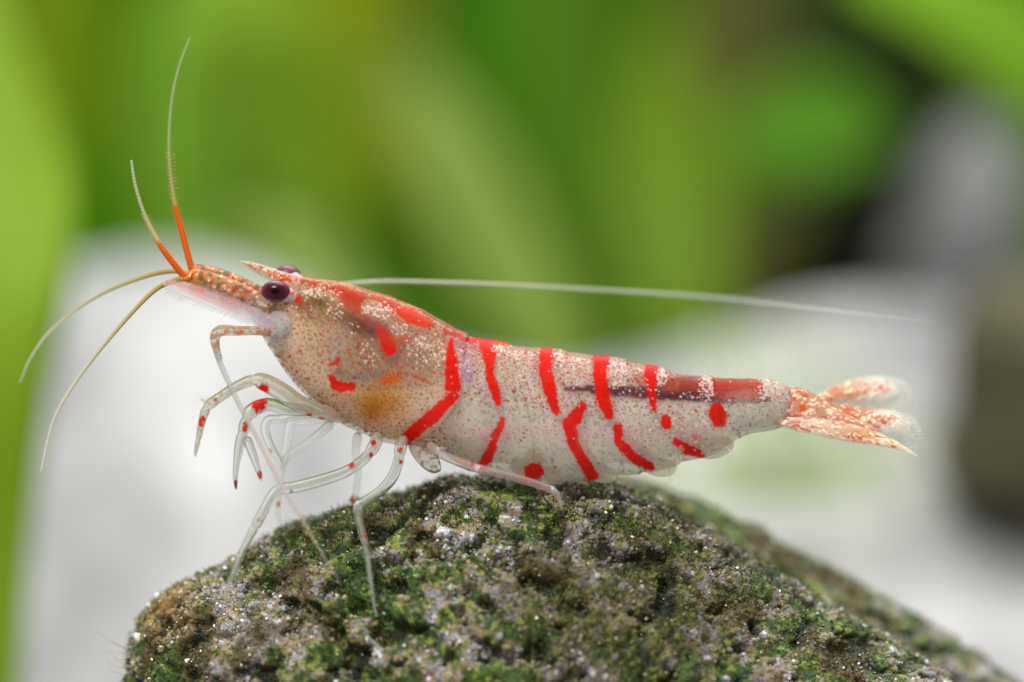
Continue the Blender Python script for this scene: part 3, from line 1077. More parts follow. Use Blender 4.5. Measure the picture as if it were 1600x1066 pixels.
def tube(name, pts, col, mat=MAT_LIMB, parent=None, sides=12, step=1.6, flat=1.0, annul=0.0, period=6.0, specks=None, spots=(), seed=0, joints=(), core=False):
    """pts (px,py,y,radius px) -> closed tapering tube with rounded ends"""
    R = catmull(pts, step)
    n = len(R)
    s = (D + R[:, 2]) / D * S
    Cn = Ua(R[:, 0], R[:, 1], R[:, 2])
    T = np.gradient(Cn, axis=0)
    T /= np.linalg.norm(T, axis=1)[:, None] + 1e-12
    up = np.array([0, 1.0, 0])
    A = np.cross(T, up)
    A /= np.linalg.norm(A, axis=1)[:, None] + 1e-9
    B = np.cross(A, T)
    arc = np.concatenate([[0], np.cumsum(np.hypot(np.diff(R[:, 0]), np.diff(R[:, 1])))])
    t = arc / arc[-1]
    r = R[:, 3] * (0.84 if mat is MAT_LIMB else 0.84 if mat is MAT_FLAG else 1.0)
    if annul:
        r = r * (1 + annul * np.sin(2 * math.pi * arc / period))
    jt = []
    for jx, jy in joints:
        a_j = arc[np.argmin(np.hypot(R[:, 0] - jx, R[:, 1] - jy))]
        jt.append(a_j)
        r = r * (1 - 0.14 * np.exp(-((arc - a_j) / 3.5) ** 2) + 0.08 * np.exp(-((arc - a_j + 9) / 7.0) ** 2) + 0.04 * np.exp(-((arc - a_j - 8) / 5.0) ** 2))
    endc = np.sqrt(np.clip(1 - np.clip(1 - arc / np.maximum(R[0, 3], .5), 0, 1) ** 2, 0.02, 1)) * \
        np.sqrt(np.clip(1 - np.clip(1 - (arc[-1] - arc) / np.maximum(R[-1, 3], .5), 0, 1) ** 2, 0.02, 1))
    r = r * endc * s
    th = np.linspace(0, 2 * math.pi, sides, endpoint=False)
    V = Cn[:, None] + A[:, None] * (np.cos(th)[None] * r[:, None])[..., None] + B[:, None] * (np.sin(th)[None] * r[:, None] * flat)[..., None]
    C = np.repeat(col(t)[:, None], sides, 1)
    for a_j in jt:
        w = (0.5 * np.exp(-((arc - a_j) / 3.5) ** 2))[:, None, None]
        C = C * (1 - w) + np.array([*lin(226, 224, 214), 0.62]) * w
    if annul:
        C[..., :3] *= (1 + 0.14 * np.sin(2 * math.pi * arc / period))[:, None, None]
    if specks:
        for scale, thr, c, a in specks:
            nz = vnoise(V / S / scale, 200 + seed)
            m = (sm(thr, thr + 0.08, nz))[..., None]
            C = C * (1 - m) + np.array([*lin(*c), a]) * m
            seed += 3
    for sx, sy, rad, c in spots:
        px = 800 + V[..., 0] / S * D / (D + V[..., 1])
        py = 533 - V[..., 2] / S * D / (D + V[..., 1])
        q = np.hypot((px - sx) * 1.25, py - sy) + 1.1 * rad * (vnoise(V / S / 4.5, 300) - .5)
        m = sm(rad + 1, rad - 1, q)[..., None]
        C = C * (1 - m) + np.array([*lin(*c), 0.97]) * m
    VV, F, CC = capped(V, C)
    o = add_mesh(name, VV, F, mat, parent or shrimp, CC)
    if core:
        # pale muscle strand seen inside the clear limb
        wob = 0.42 + 0.12 * np.sin(arc / 17.0 + seed)
        for a_j in jt:
            wob = wob * (1 - 0.75 * np.exp(-((arc - a_j) / 7.0) ** 2))
        Vc = Cn[:, None] + (V - Cn[:, None]) * wob[:, None, None]
        Cc = np.repeat(np.array([[*lin(218, 214, 196), 0.26]]), n, 0)[:, None].repeat(sides, 1)
        VV, F, CC = capped(Vc, Cc)
        add_mesh('muscle', VV, F, MAT_FLAG, o, CC)
    return o


def blade(name, pts, col, tilt=0.4, thick=2.0, mat=MAT_BODY, parent=None, m=44, step=1.5, cup=0.15):
    """pts (px,py,y,half width px): thin lens-shaped lobe; col(t,s) -> rgba, s across -1..1 (1 = upper side)"""
    R = catmull(pts, step)
    n = len(R)
    s = (D + R[:, 2]) / D * S
    Cn = Ua(R[:, 0], R[:, 1], R[:, 2])
    T = np.gradient(Cn, axis=0)
    T /= np.linalg.norm(T, axis=1)[:, None]
    up = np.array([0, 1.0, 0])
    A = np.cross(T, up)
    A /= np.linalg.norm(A, axis=1)[:, None]
    A = A * np.where(A[:, 2:3] < 0, -1, 1)
    W = A + up * tilt
    W[:, 1] = W[:, 1]
    Nn = np.cross(W, T)
    Nn /= np.linalg.norm(Nn, axis=1)[:, None]
    arc = np.concatenate([[0], np.cumsum(np.hypot(np.diff(R[:, 0]), np.diff(R[:, 1])))])
    t = arc / arc[-1]
    ends = np.sqrt(np.clip(1 - np.clip(1 - (arc[-1] - arc) / np.maximum(R[-1, 3] * 1.2, .5), 0, 1) ** 2, 0.01, 1))
    hw = R[:, 3] * s * ends
    u = np.cos(np.linspace(0, 2 * math.pi, m, endpoint=False))
    v = np.sin(np.linspace(0, 2 * math.pi, m, endpoint=False))
    V = Cn[:, None] + W[:, None] * (u[None] * hw[:, None])[..., None] + \
        Nn[:, None] * (v[None] * thick * S * np.minimum(1, hw / (4 * S))[:, None] + cup * (u[None] ** 2 - 0.5) * hw[:, None])[..., None]
    C = col(t[:, None] + 0 * u[None], u[None] + 0 * t[:, None], V)
    VV, F, CC = capped(V, C)
    return add_mesh(name, VV, F, mat, parent or shrimp, CC)


def bristles(parent, roots, dirs, lens, rad=0.55, c=(214, 206, 190), a=0.7, name='bristles'):
    """fine hairs: three sided tapering spikes"""
    Vs, Fs = [], []
    for p, d, l in zip(roots, dirs, lens):
        p, d = Vector(p), Vector(d).normalized()
        t = d.orthogonal().normalized()
        b = d.cross(t)
        k = len(Vs)
        for q in range(3):
            an = q * 2.094
            Vs.append(tuple(p + (t * math.cos(an) + b * math.sin(an)) * rad * S))
        sag = Vector((0, 0, -0.08 * l * S))
        for q in range(3):
            an = q * 2.094
            Vs.append(tuple(p + d * l * S * 0.5 + (t * math.cos(an) + b * math.sin(an)) * rad * 0.7 * S))
        Vs.append(tuple(p + d * l * S + sag))
        for q in range(3):
            w = (q + 1) % 3
            Fs += [[k + q, k + w, k + 3 + w, k + 3 + q], [k + 3 + q, k + 3 + w, k + 6]]
    o = add_mesh(name, np.array(Vs), Fs, MAT_FLAG, parent, np.tile(np.array([*lin(*c), a]), (len(Vs), 1)))
    o['kind'] = 'stuff'
    return o


# --- eyes
def eye_material():
    m, nt, out = new_mat('compound_eye')
    at = N(nt, 'ShaderNodeAttribute', attribute_name='Col')
    p = N(nt, 'ShaderNodeBsdfPrincipled', Roughness=0.22)
    p.inputs['Specular IOR Level'].default_value = 0.16
    vo = N(nt, 'ShaderNodeTexVoronoi', Scale=180.0)
    tc = N(nt, 'ShaderNodeTexCoord')
    b = N(nt, 'ShaderNodeBump', Strength=0.15, Distance=0.002)
    L = nt.links.new
    L(tc.outputs['Object'], vo.inputs['Vector'])
    L(vo.outputs['Distance'], b.inputs['Height'])
    L(b.outputs['Normal'], p.inputs['Normal'])
    L(at.outputs['Color'], p.inputs['Base Color'])
    L(p.outputs[0], out.inputs[0])
    return m


MAT_EYE = eye_material()


def eye(px, py, y, rx, rz, ang, stalk_to, facing):
    n, m = 40, 56
    th = np.linspace(0.03, math.pi - 0.03, n)
    ph = np.linspace(0, 2 * math.pi, m, endpoint=False)
    a = math.radians(ang)
    lx = np.cos(th)[:, None] + 0 * ph[None]
    lz = np.sin(th)[:, None] * np.sin(ph)[None]
    ly = np.sin(th)[:, None] * np.cos(ph)[None]
    X = (lx * rx * math.cos(a) - lz * rz * math.sin(a)) * S
    Z = (lx * rx * math.sin(a) + lz * rz * math.cos(a)) * S
    c = U(px, py, y)
    V = np.stack([c.x + X, c.y + ly * rz * S, c.z + Z], -1)
    dirs = np.stack([lx, ly, lz], -1)
    f = np.array(facing, float)
    f /= np.linalg.norm(f)
    d = (dirs * f).sum(-1)
    rim = lin(112, 60, 76)
    mid = lin(60, 14, 24)
    pup = lin(8, 4, 6)
    w = sm(0.15, 0.95, d)[..., None]
    C = rim * (1 - w) + mid * w
    k = sm(0.93, 0.965, d)[..., None]
    C = C * (1 - k) + pup * k
    VV, F, CC = capped(V[:, ::-1], with_alpha(C)[:, ::-1])
    e = add_mesh('eye', VV, F, MAT_EYE, shrimp, CC)
    tube('eyestalk', [(*stalk_to, 11), ((stalk_to[0] + px) / 2 + 2, (stalk_to[1] + py) / 2, (stalk_to[2] + y) / 2, 12), (px + 6, py + 1, y, 13)],
         colour_ramp([(0, (196, 150, 140), 0.9), (1, (190, 178, 184), 0.8)]), MAT_BODY, e, 16, specks=[(4, .66, (206, 60, 30), .95)])
    return e


eye(431, 455, -0.085, 22.5, 16.5, -2, (468, 470, -0.05), (0.0, -1, -0.06))
eye(450, 430, 0.095, 21, 15, -6, (474, 448, 0.03), (0.2, 1, 0.1))


# --- rostrum
def rostrum():
    def col(t, s, V):
        c = colour_ramp([(0, (200, 84, 40), 0.97), (0.45, (204, 108, 52), 0.92), (0.8, (196, 178, 140), 0.7), (1, (200, 204, 190), 0.5)])(t)
        edge = sm(0.35, 0.8, np.abs(s))[..., None]
        c = c * (1 - edge) + np.array([*lin(196, 200, 184), 0.5]) * edge
        nz = vnoise(V / S / 3.2, 401)
        m = (sm(.6, .68, nz) * sm(0.85, 0.4, np.abs(s)))[..., None]
        c = c * (1 - m) + np.array([*lin(196, 66, 24), .97]) * m
        nz = vnoise(V / S / 3.4, 405)
        m = (sm(.7, .76, nz) * sm(0.95, 0.6, t))[..., None]
        return c * (1 - m) + np.array([*lin(236, 222, 190), .97]) * m
    r = blade('rostrum', [(505, 452, -0.03, 7), (465, 440, -0.03, 9), (440, 434, -0.025, 9.5), (412, 424, -0.02, 9), (392, 415, -0.02, 5.5), (374, 408, -0.02, 0.8)],
              col, 0.25, 5.0, cup=0.0)
    rts, ds, ls = [], [], []
    for k in range(9):
        x = 396 + k * 13
        py = np.interp(x, [374, 392, 412, 440, 465, 505], [407, 410.5, 416, 425, 431, 445])
        rts.append(U(x, py + 1, -0.02))
        ds.append((-0.85, 0, 0.45))
        ls.append(7)
    bristles(r, rts, ds, ls, 1.2, (150, 130, 100), 0.85, 'rostral_teeth')


rostrum()


# --- antennules: speckled peduncle with two flagella on each side
GOLD = [(6.5, .60, (196, 112, 52), .85), (4.5, .66, (176, 62, 24), .92), (3.6, .74, (236, 212, 170), .92), (7, .64, (116, 92, 58), .8)]


def antennule(pts, flags, seed):
    ped = tube('antennule', pts, colour_ramp([(0, (190, 176, 172), 0.4), (0.4, (180, 150, 120), 0.5), (0.8, (196, 132, 76), 0.7), (1, (212, 124, 50), 0.95)]), MAT_BODY, shrimp, 26,
               flat=0.9, specks=GOLD, seed=seed)
    for f, c, rr in flags:
        tube('flagellum', f, c, MAT_FLAG, ped, 10, annul=0.05, period=5.2, step=1.1)
    return ped


OR = (206, 84, 16)
PALE = (176, 178, 138)
c_up = colour_ramp([(0, (190, 92, 26), 1), (0.08, OR, 1), (0.285, OR, 1), (0.30, (160, 150, 84), 0.95), (0.6, (150, 168, 110), 0.8), (1, (176, 186, 150), 0.45)])
c_up2 = colour_ramp([(0, OR, 1), (0.36, (204, 92, 20), 1), (0.40, (186, 170, 110), 0.95), (0.75, PALE, 0.8), (1, (190, 200, 180), 0.6)])
c_dn = colour_ramp([(0, (196, 120, 50), 1), (0.06, (166, 132, 70), 1), (0.3, (172, 158, 104), 0.9), (0.65, (200, 194, 164), 0.7), (1, (220, 218, 206), 0.45)])

ped_near = antennule([(428, 478, -0.07, 11), (404, 470, -0.075, 13.5), (372, 457, -0.08, 15.5), (335, 443, -0.08, 16), (308, 434, -0.08, 14), (292, 430, -0.08, 9)], [
    ([(300, 437, -0.085, 7), (290, 434, -0.09, 6.5), (262, 400, -0.11, 5.8), (246, 376, -0.12, 4.2), (226, 336, -0.13, 3.4), (212, 292, -0.14, 3.0), (205, 250, -0.15, 2.2)], c_up2, 1),
    ([(300, 434, -0.09, 6), (268, 440, -0.10, 5.2), (232, 462, -0.12, 4.4), (166, 535, -0.16, 3.6), (112, 606, -0.2, 3.0), (82, 662, -0.22, 2.4), (64, 737, -0.24, 1.4)], c_dn, 1)], 1)
ped_far = antennule([(430, 468, 0.03, 10), (400, 456, 0.03, 12), (366, 442, 0.03, 13), (332, 430, 0.03, 13), (306, 424, 0.03, 11), (296, 422, 0.03, 8)], [
    ([(302, 428, 0.03, 6.5), (297, 412, 0.03, 6.2), (285, 366, 0.035, 5.6), (271, 306, 0.04, 4.0), (264, 235, 0.05, 3.2), (268, 160, 0.06, 2.6), (280, 104, 0.07, 2.0), (297, 58, 0.08, 1.2)], c_up, 1),
    ([(300, 430, 0.04, 5.5), (270, 424, 0.06, 4.8), (222, 434, 0.09, 4.0), (152, 463, 0.13, 3.4), (86, 510, 0.17, 2.8), (50, 556, 0.19, 2.2), (31, 598, 0.21, 1.3)], c_dn, 1)], 5)
# setae along the orange flagella
for ped, line in ((ped_near, [(262, 400), (246, 376), (226, 336)]), (ped_far, [(285, 366), (271, 306), (265, 240)])):
    rts, ds, ls = [], [], []
    for k in range(46):
        q = k / 45 * (len(line) - 1)
        i = min(int(q), len(line) - 2)
        f = q - i
        x = line[i][0] * (1 - f) + line[i + 1][0] * f
        y = line[i][1] * (1 - f) + line[i + 1][1] * f
        yy = -0.115 if ped is ped_near else 0.038
        sd = -1 if k % 2 else 1
        rts.append(U(x + sd * 3.5, y, yy))
        ds.append((sd, rng.uniform(-.4, .4), 0.55))
        ls.append(rng.uniform(4, 8))
    bristles(ped, rts, ds, ls, 0.6, (206, 160, 110), 0.8)


# --- antennal scales and basal joints
def scale_col(t, s, V):
    c = colour_ramp([(0, (204, 196, 206), 0.4), (0.3, (196, 186, 192), 0.22), (0.7, (204, 182, 176), 0.24), (1, (212, 206, 200), 0.12)])(t)
    st = np.exp(-((s - 0.25) / 0.16) ** 2)[..., None] * 0.5
    c = c * (1 - st) + np.array([*lin(150, 128, 148), 0.9]) * st
    st = np.exp(-((s + 0.3) / 0.2) ** 2)[..., None] * sm(.15, .4, t)[..., None] * 0.5
    c = c * (1 - st) + np.array([*lin(216, 136, 108), 0.85]) * st
    ln = (np.exp(-((s + 0.02) / 0.06) ** 2) + np.exp(-((s - 0.55) / 0.07) ** 2) + .8 * np.exp(-((s + 0.62) / 0.06) ** 2))[..., None] * 0.6
    c = c * (1 - ln) + np.array([*lin(128, 108, 130), 0.9]) * ln
    nz = vnoise(V / S / 4.0, 411)
    m = (sm(.68, .74, nz) * sm(-.2, .3, s))[..., None] * .8
    c = c * (1 - m) + np.array([*lin(214, 90, 40), .9]) * m
    c[..., 3] *= 1 - 0.45 * sm(0.55, 1.0, np.abs(s))
    return c


sc_near = blade('antennal_scale', [(424, 508, -0.10, 12), (400, 496, -0.11, 13.5), (350, 473, -0.12, 13.5), (305, 456, -0.12, 12), (275, 447, -0.12, 9), (252, 441, -0.12, 4)], scale_col, 0.35, 2.5, m=30)
blade('antennal_scale', [(420, 500, 0.06, 12), (390, 486, 0.07, 15), (340, 464, 0.07, 15), (300, 448, 0.07, 13), (268, 438, 0.07, 6)], scale_col, -0.35, 2.5, m=30)
rts, ds, ls = [], [], []
for k in range(120):
    f = k / 119
    x = 392 - 130 * f
    y = np.interp(x, [252, 275, 305, 350, 400], [445, 457, 468, 487, 509])
    rts.append(U(x, y - 1, -0.125))
    ds.append((-0.75 + 0.2 * rng.normal(), 0.1 * rng.normal(), -0.6))
    ls.append(rng.uniform(9, 19) * (0.5 + 0.5 * f))
bristles(sc_near, rts, ds, ls, 0.45, (206, 200, 206), 0.4)

tube('antenna_base', [(456, 498, -0.03, 24), (430, 511, -0.06, 25), (408, 514, -0.08, 16)], colour_ramp([(0, (206, 196, 180), .7), (.5, (190, 198, 200), .34), (1, (200, 194, 200), .4)]),
     MAT_BODY, shrimp, 26, specks=[(3.6, .74, (206, 110, 70), .8)])

# --- long antennae (second pair)
ant_near = tube('antenna', [(424, 520, -0.09, 10), (404, 517, -0.11, 8.5), (372, 517, -0.14, 9), (345, 517, -0.17, 10.5), (336, 527, -0.18, 9.5), (338, 545, -0.19, 7), (344, 565, -0.20, 5.6)],
                colour_ramp([(0, (212, 170, 150), .5), (.6, (216, 196, 180), .32), (.8, (176, 184, 190), .4), (1, (190, 196, 190), .5)]), MAT_LIMB, shrimp, 20,
                specks=[(5, .60, (222, 132, 70), .92), (4.2, .70, (232, 206, 170), .95)], seed=9)
near_line = [(339, 548, -0.19, 6.5), (346, 572, -0.21, 5.2), (372, 628, -0.25, 4.8), (404, 688, -0.29, 4.4), (440, 758, -0.34, 4.0), (478, 822, -0.38, 3.6), (512, 880, -0.42, 3.0), (534, 915, -0.44, 2.0)]


def clear_rock(pts, gap=0.03):
    out = []
    for p in pts:
        h = rock_y(p[0], p[1])
        y = p[2] if h is None else min(p[2], h - gap)
        out.append((p[0], p[1], y, p[3]))
    return out


tube('flagellum', clear_rock(near_line), colour_ramp([(0, (170, 176, 170), .6), (.2, (176, 168, 158), .45), (.6, (190, 166, 156), .36), (.85, (170, 156, 140), .26), (1, (160, 156, 140), .12)]),
     MAT_FLAG, ant_near, 10, annul=0.04, period=5.5, step=1.2)
ant_far = tube('antenna', [(430, 512, 0.06, 9), (410, 506, 0.10, 8), (400, 496, 0.16, 8), (410, 484, 0.2, 7), (430, 470, 0.22, 5)],
               colour_ramp([(0, (212, 180, 160), .8), (1, (190, 186, 170), .8)]), MAT_LIMB, shrimp, 16)
tube('flagellum', [(424, 474, 0.22, 5), (450, 462, 0.24, 4.4), (500, 450, 0.27, 4.2), (545, 444, 0.30, 4.0), (620, 440, 0.36, 3.5), (800, 446, 0.46, 3.3), (1000, 457, 0.6, 3.1), (1150, 468, 0.72, 2.8), (1300, 481, 0.82, 2.4), (1455, 497, 0.92, 1.6)],
     colour_ramp([(0, (190, 190, 160), .9), (.5, (204, 208, 186), .6), (.8, (214, 216, 214), .55), (1, (214, 216, 220), .3)]), MAT_FLAG, ant_far, 10, annul=0.06, period=5.5, step=1.6)

# --- legs
GL = (214, 216, 202)
GLc = (206, 208, 190)


def limb_ramp(a=0.5, tip=0.4, c=GL):
    return colour_ramp([(0, (222, 208, 186), a * .5 + .15), (0.2, c, a * .5), (0.8, c, a * .5), (1, c, tip * .5)])


R1 = (214, 40, 14)
# walking legs on the near side
leg_front = clear_rock([(592, 676, -0.07, 13), (584, 698, -0.10, 11), (568, 718, -0.13, 9.5), (540, 737, -0.17, 10), (500, 751, -0.21, 10.5), (462, 761, -0.25, 10.5), (437, 765, -0.27, 9.5),
                        (424, 776, -0.28, 8.5), (408, 806, -0.29, 8.8), (397, 826, -0.30, 7.6), (385, 850, -0.31, 6.8), (370, 884, -0.33, 5.4), (358, 912, -0.34, 4.2), (350, 934, -0.36, 2.0)], 0.012)
tube('leg', leg_front, limb_ramp(0.34, 0.36), MAT_LIMB, shrimp, 20, core=True, joints=[(576, 709), (437, 765), (398, 825), (366, 893)],
     spots=[(583, 692, 5.5, R1), (579, 710, 4, R1), (549, 727, 5, R1), (455, 768, 2.4, (150, 70, 90)), (404, 812, 2.5, (206, 110, 80)), (410, 815, 2, (206, 100, 70))])
leg_mid = clear_rock([(632, 682, -0.08, 12), (626, 700, -0.11, 10.5), (621, 726, -0.14, 9.5), (612, 748, -0.17, 10), (594, 768, -0.20, 9.5), (570, 784, -0.23, 9), (559, 792, -0.25, 8.8),
                      (560, 808, -0.26, 8), (566, 834, -0.28, 7.5), (572, 858, -0.30, 6.5), (578, 900, -0.33, 5.2), (584, 940, -0.36, 3.6), (588, 964, -0.40, 2.0)], 0.012)
tube('leg', leg_mid, limb_ramp(0.36, 0.3), MAT_LIMB, shrimp, 20, core=True, joints=[(624, 712), (559, 794), (569, 845), (579, 905)],
     spots=[(625, 704, 5, R1), (626, 722, 3.5, R1), (571, 838, 4.5, (196, 60, 30)), (559, 786, 2.5, (236, 232, 232)), (564, 794, 2.2, (240, 236, 240))])
leg_rear = clear_rock([(668, 694, -0.10, 9), (684, 706, -0.13, 8.5), (702, 716, -0.16, 8), (742, 731, -0.19, 8.5), (780, 740, -0.21, 8), (820, 751, -0.22, 7.6), (858, 764, -0.24, 7), (870, 772, -0.25, 6), (876, 786, -0.27, 3.5), (878, 794, -0.28, 2)], 0.01)
tube('leg', leg_rear, colour_ramp([(0, (216, 196, 186), .45), (.3, (216, 190, 184), .34), (.8, (206, 172, 170), .34), (1, (206, 196, 186), .3)]), MAT_LIMB, shrimp, 18, joints=[(742, 731), (866, 768)],
     spots=[(684, 700, 4, (232, 214, 222)), (688, 712, 3, (240, 230, 236)), (722, 716, 4, (220, 110, 80)), (738, 724, 4, (206, 90, 70)), (745, 732, 5, (236, 206, 220)), (863, 762, 3.5, (226, 216, 226))])
tube('leg', [(646, 680, 0.0, 16), (656, 700, -0.02, 19), (668, 716, -0.03, 19), (678, 728, -0.04, 15), (688, 736, -0.04, 7)],
     colour_ramp([(0, (206, 190, 164), .5), (1, (204, 190, 160), .26)]), MAT_LIMB, shrimp, 20, specks=[(7, .66, (186, 120, 80), .8)])
# walking legs on the far side
tube('leg', [(560, 676, 0.06, 9), (556, 705, 0.10, 7), (560, 740, 0.14, 6), (555, 775, 0.17, 6), (546, 788, 0.18, 5), (556, 806, 0.2, 4)], limb_ramp(0.36, 0.3), MAT_LIMB, shrimp, 14,
     spots=[(550, 780, 6, (206, 110, 60))])
tube('leg', [(520, 660, 0.06, 9), (484, 690, 0.11, 7), (450, 712, 0.15, 6), (441, 732, 0.16, 5.5), (436, 770, 0.17, 5), (434, 805, 0.18, 4), (446, 832, 0.2, 2.5)], limb_ramp(0.34, 0.3), MAT_LIMB, shrimp, 14,
     spots=[(435, 788, 4.5, (226, 140, 60))])


# feeding legs and claws
def hairs(parent, cx, cy, y, k, ln, d0=(-1, 0, 0.6)):
    rts, ds, ls = [], [], []
    for _ in range(k):
        rts.append(U(cx + rng.uniform(-5, 5), cy + rng.uniform(-5, 5), y))
        ds.append((d0[0] + rng.uniform(-.5, .5), rng.uniform(-.5, .5), d0[2] + rng.uniform(-.6, .6)))
        ls.append(rng.uniform(.5, 1) * ln)
    bristles(parent, rts, ds, ls, 0.5, (232, 230, 226), 0.55)


jaw_leg = tube('feeding_leg', [(550, 655, 0.0, 10), (512, 646, -0.05, 14), (470, 632, -0.11, 16), (440, 612, -0.14, 17), (414, 598, -0.15, 16), (396, 594, -0.16, 11), (370, 604, -0.17, 9.5), (342, 622, -0.18, 9.5),
                               (326, 634, -0.18, 9), (318, 650, -0.185, 7.5), (312, 676, -0.19, 5.6), (307, 700, -0.19, 4), (305, 714, -0.19, 1.5)],
               colour_ramp([(0, (216, 204, 184), .45), (.4, (222, 208, 192), .32), (.55, (214, 208, 188), .24), (1, (206, 204, 176), .34)]), MAT_LIMB, shrimp, 20, core=True, joints=[(396, 594), (323, 638), (310, 686)],
               specks=[(6, .72, (226, 170, 140), .75)],
               spots=[(409, 614, 13, R1), (415, 606, 7, R1), (316, 655, 5.5, (216, 56, 14)), (314, 662, 4.5, (216, 56, 14)), (337, 625, 3, (206, 60, 50)), (482, 652, 6, (210, 70, 70)), (501, 661, 7, R1)])
hairs(jaw_leg, 322, 626, -0.185, 22, 20)
hairs(jaw_leg, 312, 668, -0.19, 12, 9)
claw_leg = tube('feeding_leg', [(490, 640, 0.0, 10), (450, 640, -0.10, 11), (420, 632, -0.15, 12), (396, 640, -0.18, 13), (385, 656, -0.19, 10), (380, 676, -0.19, 10), (374, 698, -0.19, 9), (370, 722, -0.19, 6.5), (368, 746, -0.19, 4.6), (369, 766, -0.19, 1.8)],
                limb_ramp(0.34, 0.5, GLc), MAT_LIMB, shrimp, 18, core=True, joints=[(386, 655), (379, 678)], spots=[(383, 667, 6.5, (222, 66, 14)), (369, 757, 6, (150, 90, 60)), (404, 628, 14, R1)])
tube('claw_finger', [(384, 682, -0.19, 9), (392, 702, -0.185, 8), (400, 724, -0.18, 6.5), (406, 742, -0.18, 4.5), (409, 752, -0.18, 1.6)], limb_ramp(0.42, 0.5, GLc), MAT_LIMB, claw_leg, 14,
     spots=[(406, 743, 6, (206, 100, 60))])
tube('feeding_leg', [(500, 645, 0.0, 9), (462, 650, 0.02, 8), (436, 655, 0.03, 8), (420, 656, 0.04, 8), (414, 672, 0.05, 8), (424, 700, 0.06, 7), (438, 722, 0.07, 5), (444, 738, 0.07, 2)], limb_ramp(0.26, 0.3), MAT_LIMB, shrimp, 16,
     spots=[(434, 690, 4.5, (240, 226, 232)), (440, 700, 3.5, (240, 226, 232)), (420, 706, 4, (226, 150, 110))])
tube('feeding_leg', [(520, 650, 0.04, 9), (486, 656, 0.08, 9), (456, 660, 0.12, 8), (450, 684, 0.14, 8), (446, 712, 0.15, 6), (442, 738, 0.15, 2.5)], limb_ramp(0.2, 0.24), MAT_LIMB, shrimp, 16)

# --- swimmerets
def swim_col(t, s, V):
    c = colour_ramp([(0, (206, 204, 184), .65), (1, (214, 212, 196), .4)])(t)
    nz = vnoise(V / S / 7, 431)
    m = sm(.62, .7, nz)[..., None]
    return c * (1 - m) + np.array([*lin(236, 222, 180), .85]) * m


for pts, yy in (([(700, 700), (730, 722), (770, 738)], -0.09), ([(800, 725), (840, 744), (885, 752)], -0.08), ([(900, 720), (935, 742), (965, 748)], -0.08), ([(985, 715), (1030, 734), (1058, 732)], -0.07), ([(1060, 695), (1110, 704), (1147, 694)], -0.06)):
    w = 15 if pts[0][0] < 1050 else 17
    blade('swimmeret', [(x, y - 4, 0.02, w * f) for (x, y), f in zip(pts, (.7, 1, .6))], swim_col, 0.3, 2.0)
sw = [o for o in shrimp.children if o.name.startswith('swimmeret')]
hairs(sw[3], 1045, 738, -0.07, 6, 20, (0.05, 0, -1))
hairs(sw[4], 1136, 700, -0.06, 9, 20, (0.6, 0, -0.8))


# --- tail fan
def tail_col(stops, seed, orange=.56, white=.62, edge_a=0.35, edge_at=.75):
    base = colour_ramp(stops)

    def f(t, s, V):
        c = base(t)
        Pw = V / S
        Pw = Pw + 9 * (np.stack([vnoise(Pw / 9, 600 + seed + q) for q in range(3)], -1) - 0.5)
        an = 0.32 if seed != 3 else -0.25
        ca, sa = math.cos(an), math.sin(an)
        P = np.stack([(Pw[..., 0] * ca - Pw[..., 2] * sa) / 11, Pw[..., 1] / 8, (Pw[..., 0] * sa + Pw[..., 2] * ca) / 4.2], -1)
        nz = fbm(P, 500 + seed, 3)
        m = 0.9 * sm(orange - .04, orange + .10, nz)[..., None] * sm(1.0, .85, t)[..., None]
        c = c * (1 - m) + np.array([*lin(208, 66, 18), .98]) * m
        nz = fbm(P * 1.3, 520 + seed, 2)
        m = 0.9 * sm(white - .03, white + .09, nz)[..., None]
        c = c * (1 - m) + np.array([*lin(250, 232, 200), .98]) * m
        e = sm(edge_at, 1.0, np.abs(s))
        c[..., 3] *= 1 - (1 - edge_a) * e
        return c
    return f


def plain(c, a):
    return lambda t, s, V: np.concatenate([np.broadcast_to(lin(*c), t.shape + (3,)), (a * (1 - .4 * sm(.5, 1, t)))[..., None]], -1)


blade('tail_fan_lobe', [(1262, 634, 0.12, 5), (1296, 624, 0.18, 16), (1335, 617, 0.24, 25), (1375, 616, 0.27, 31), (1405, 624, 0.27, 31), (1424, 636, 0.27, 20)], plain((204, 200, 188), 0.4), 0.5, 1.8)
blade('tail_fan_lobe', [(1258, 632, 0.10, 5), (1292, 620, 0.16, 11), (1322, 612, 0.21, 18), (1352, 609, 0.24, 22), (1382, 609, 0.25, 20), (1404, 613, 0.25, 10)],
      tail_col([(0, (222, 206, 186), .5), (.3, (214, 150, 104), .62), (.5, (216, 160, 110), .62), (.7, (232, 220, 206), .62), (.9, (230, 220, 206), .4), (1, (226, 220, 206), .15)], 3, .57, .57, .1, .2), 0.5, 2.2)
blade('tail_fan_lobe', [(1280, 655, 0.05, 8), (1330, 660, 0.06, 18), (1385, 667, 0.06, 27), (1420, 673, 0.06, 24), (1440, 677, 0.06, 12)], plain((204, 206, 196), 0.42), 0.3, 1.8)
blade('tail_fan_lobe', [(1210, 634, 0.0, 8), (1236, 637, 0.0, 13), (1280, 642, -0.005, 18), (1325, 650, -0.01, 20), (1362, 655, -0.01, 20), (1395, 659, -0.01, 19), (1424, 665, -0.01, 9)],
      tail_col([(0, (206, 160, 126), .7), (.5, (200, 134, 92), .66), (.68, (206, 150, 104), .62), (.8, (232, 220, 204), .66), (1, (228, 222, 210), .25)], 7, .54, .59, .15, .25), 0.25, 3)
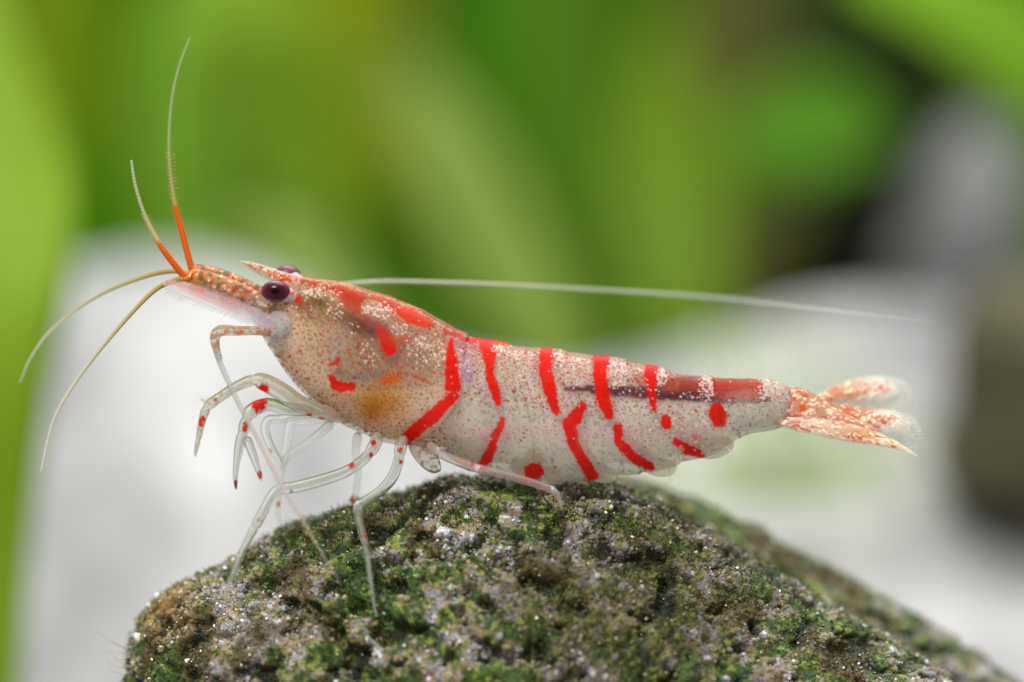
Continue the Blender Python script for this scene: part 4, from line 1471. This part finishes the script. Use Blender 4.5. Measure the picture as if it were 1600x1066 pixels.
blade('telson', [(1196, 628, 0.0, 14), (1222, 628, -0.01, 22), (1242, 631, -0.02, 26), (1270, 643, -0.03, 25), (1305, 658, -0.03, 18), (1342, 668, -0.03, 11), (1372, 676, -0.03, 4)],
      tail_col([(0, (206, 178, 150), .9), (.2, (200, 160, 132), .9), (.3, (192, 128, 88), .88), (.55, (206, 160, 134), .8), (1, (206, 140, 100), .6)], 11, .54, .60, .5, .6), 0.2, 12, cup=-0.15)
lobe = blade('tail_fan_lobe', [(1198, 650, 0.0, 6), (1226, 657, -0.03, 12), (1265, 664, -0.06, 14), (1310, 673, -0.07, 15), (1350, 681, -0.07, 13), (1390, 692, -0.08, 8), (1415, 703, -0.08, 4), (1434, 713, -0.08, 1)],
             tail_col([(0, (208, 182, 156), .8), (.3, (224, 200, 176), .8), (.6, (220, 160, 116), .85), (.8, (238, 206, 164), .85), (1, (230, 228, 226), .5)], 15, .56, .57, .3, .45), 0.2, 3)
hairs(lobe, 1415, 690, -0.05, 10, 14, (0.9, 0, -0.3))
for hx in range(8):
    hairs(lobe, 1402 + 4.5 * hx, 640 + 6 * hx, 0.05, 7, 15, (0.9, 0, -0.15))
for hx in range(7):
    hairs(lobe, 1398 + 3.5 * hx, 592 + 7 * hx, 0.26, 6, 15, (0.95, 0, 0.1))


hollow_shade()
moss_clump()


# --- debris threads on the stone
def thread_tuft():
    rt = root('root_tuft', 'thin pale rootlets sticking out from the edge of the stone', 'root', tuple(U(204, 1050, 0.1)))
    for k in range(11):
        x0, y0 = 208 + rng.uniform(-3, 6), 1010 + rng.uniform(0, 60)
        ln = rng.uniform(26, 75)
        a = rng.uniform(-0.5, 0.6)
        pts = [(x0 + 6, y0, 0.15, 1.1)]
        for q in range(1, 4):
            pts.append((x0 - ln * q / 3 * math.cos(a) + rng.uniform(-5, 5), y0 - ln * q / 3 * math.sin(a) + rng.uniform(-6, 6), 0.15 - .03 * q, 1.0 - .2 * q))
        tube('rootlet', pts, colour_ramp([(0, (206, 196, 160), .9), (1, (216, 206, 190), .6)]), MAT_FLAG, rt, 6, step=5)


thread_tuft()

for o in list(bpy.data.objects):
    if '_w' in o:
        del o['_w']
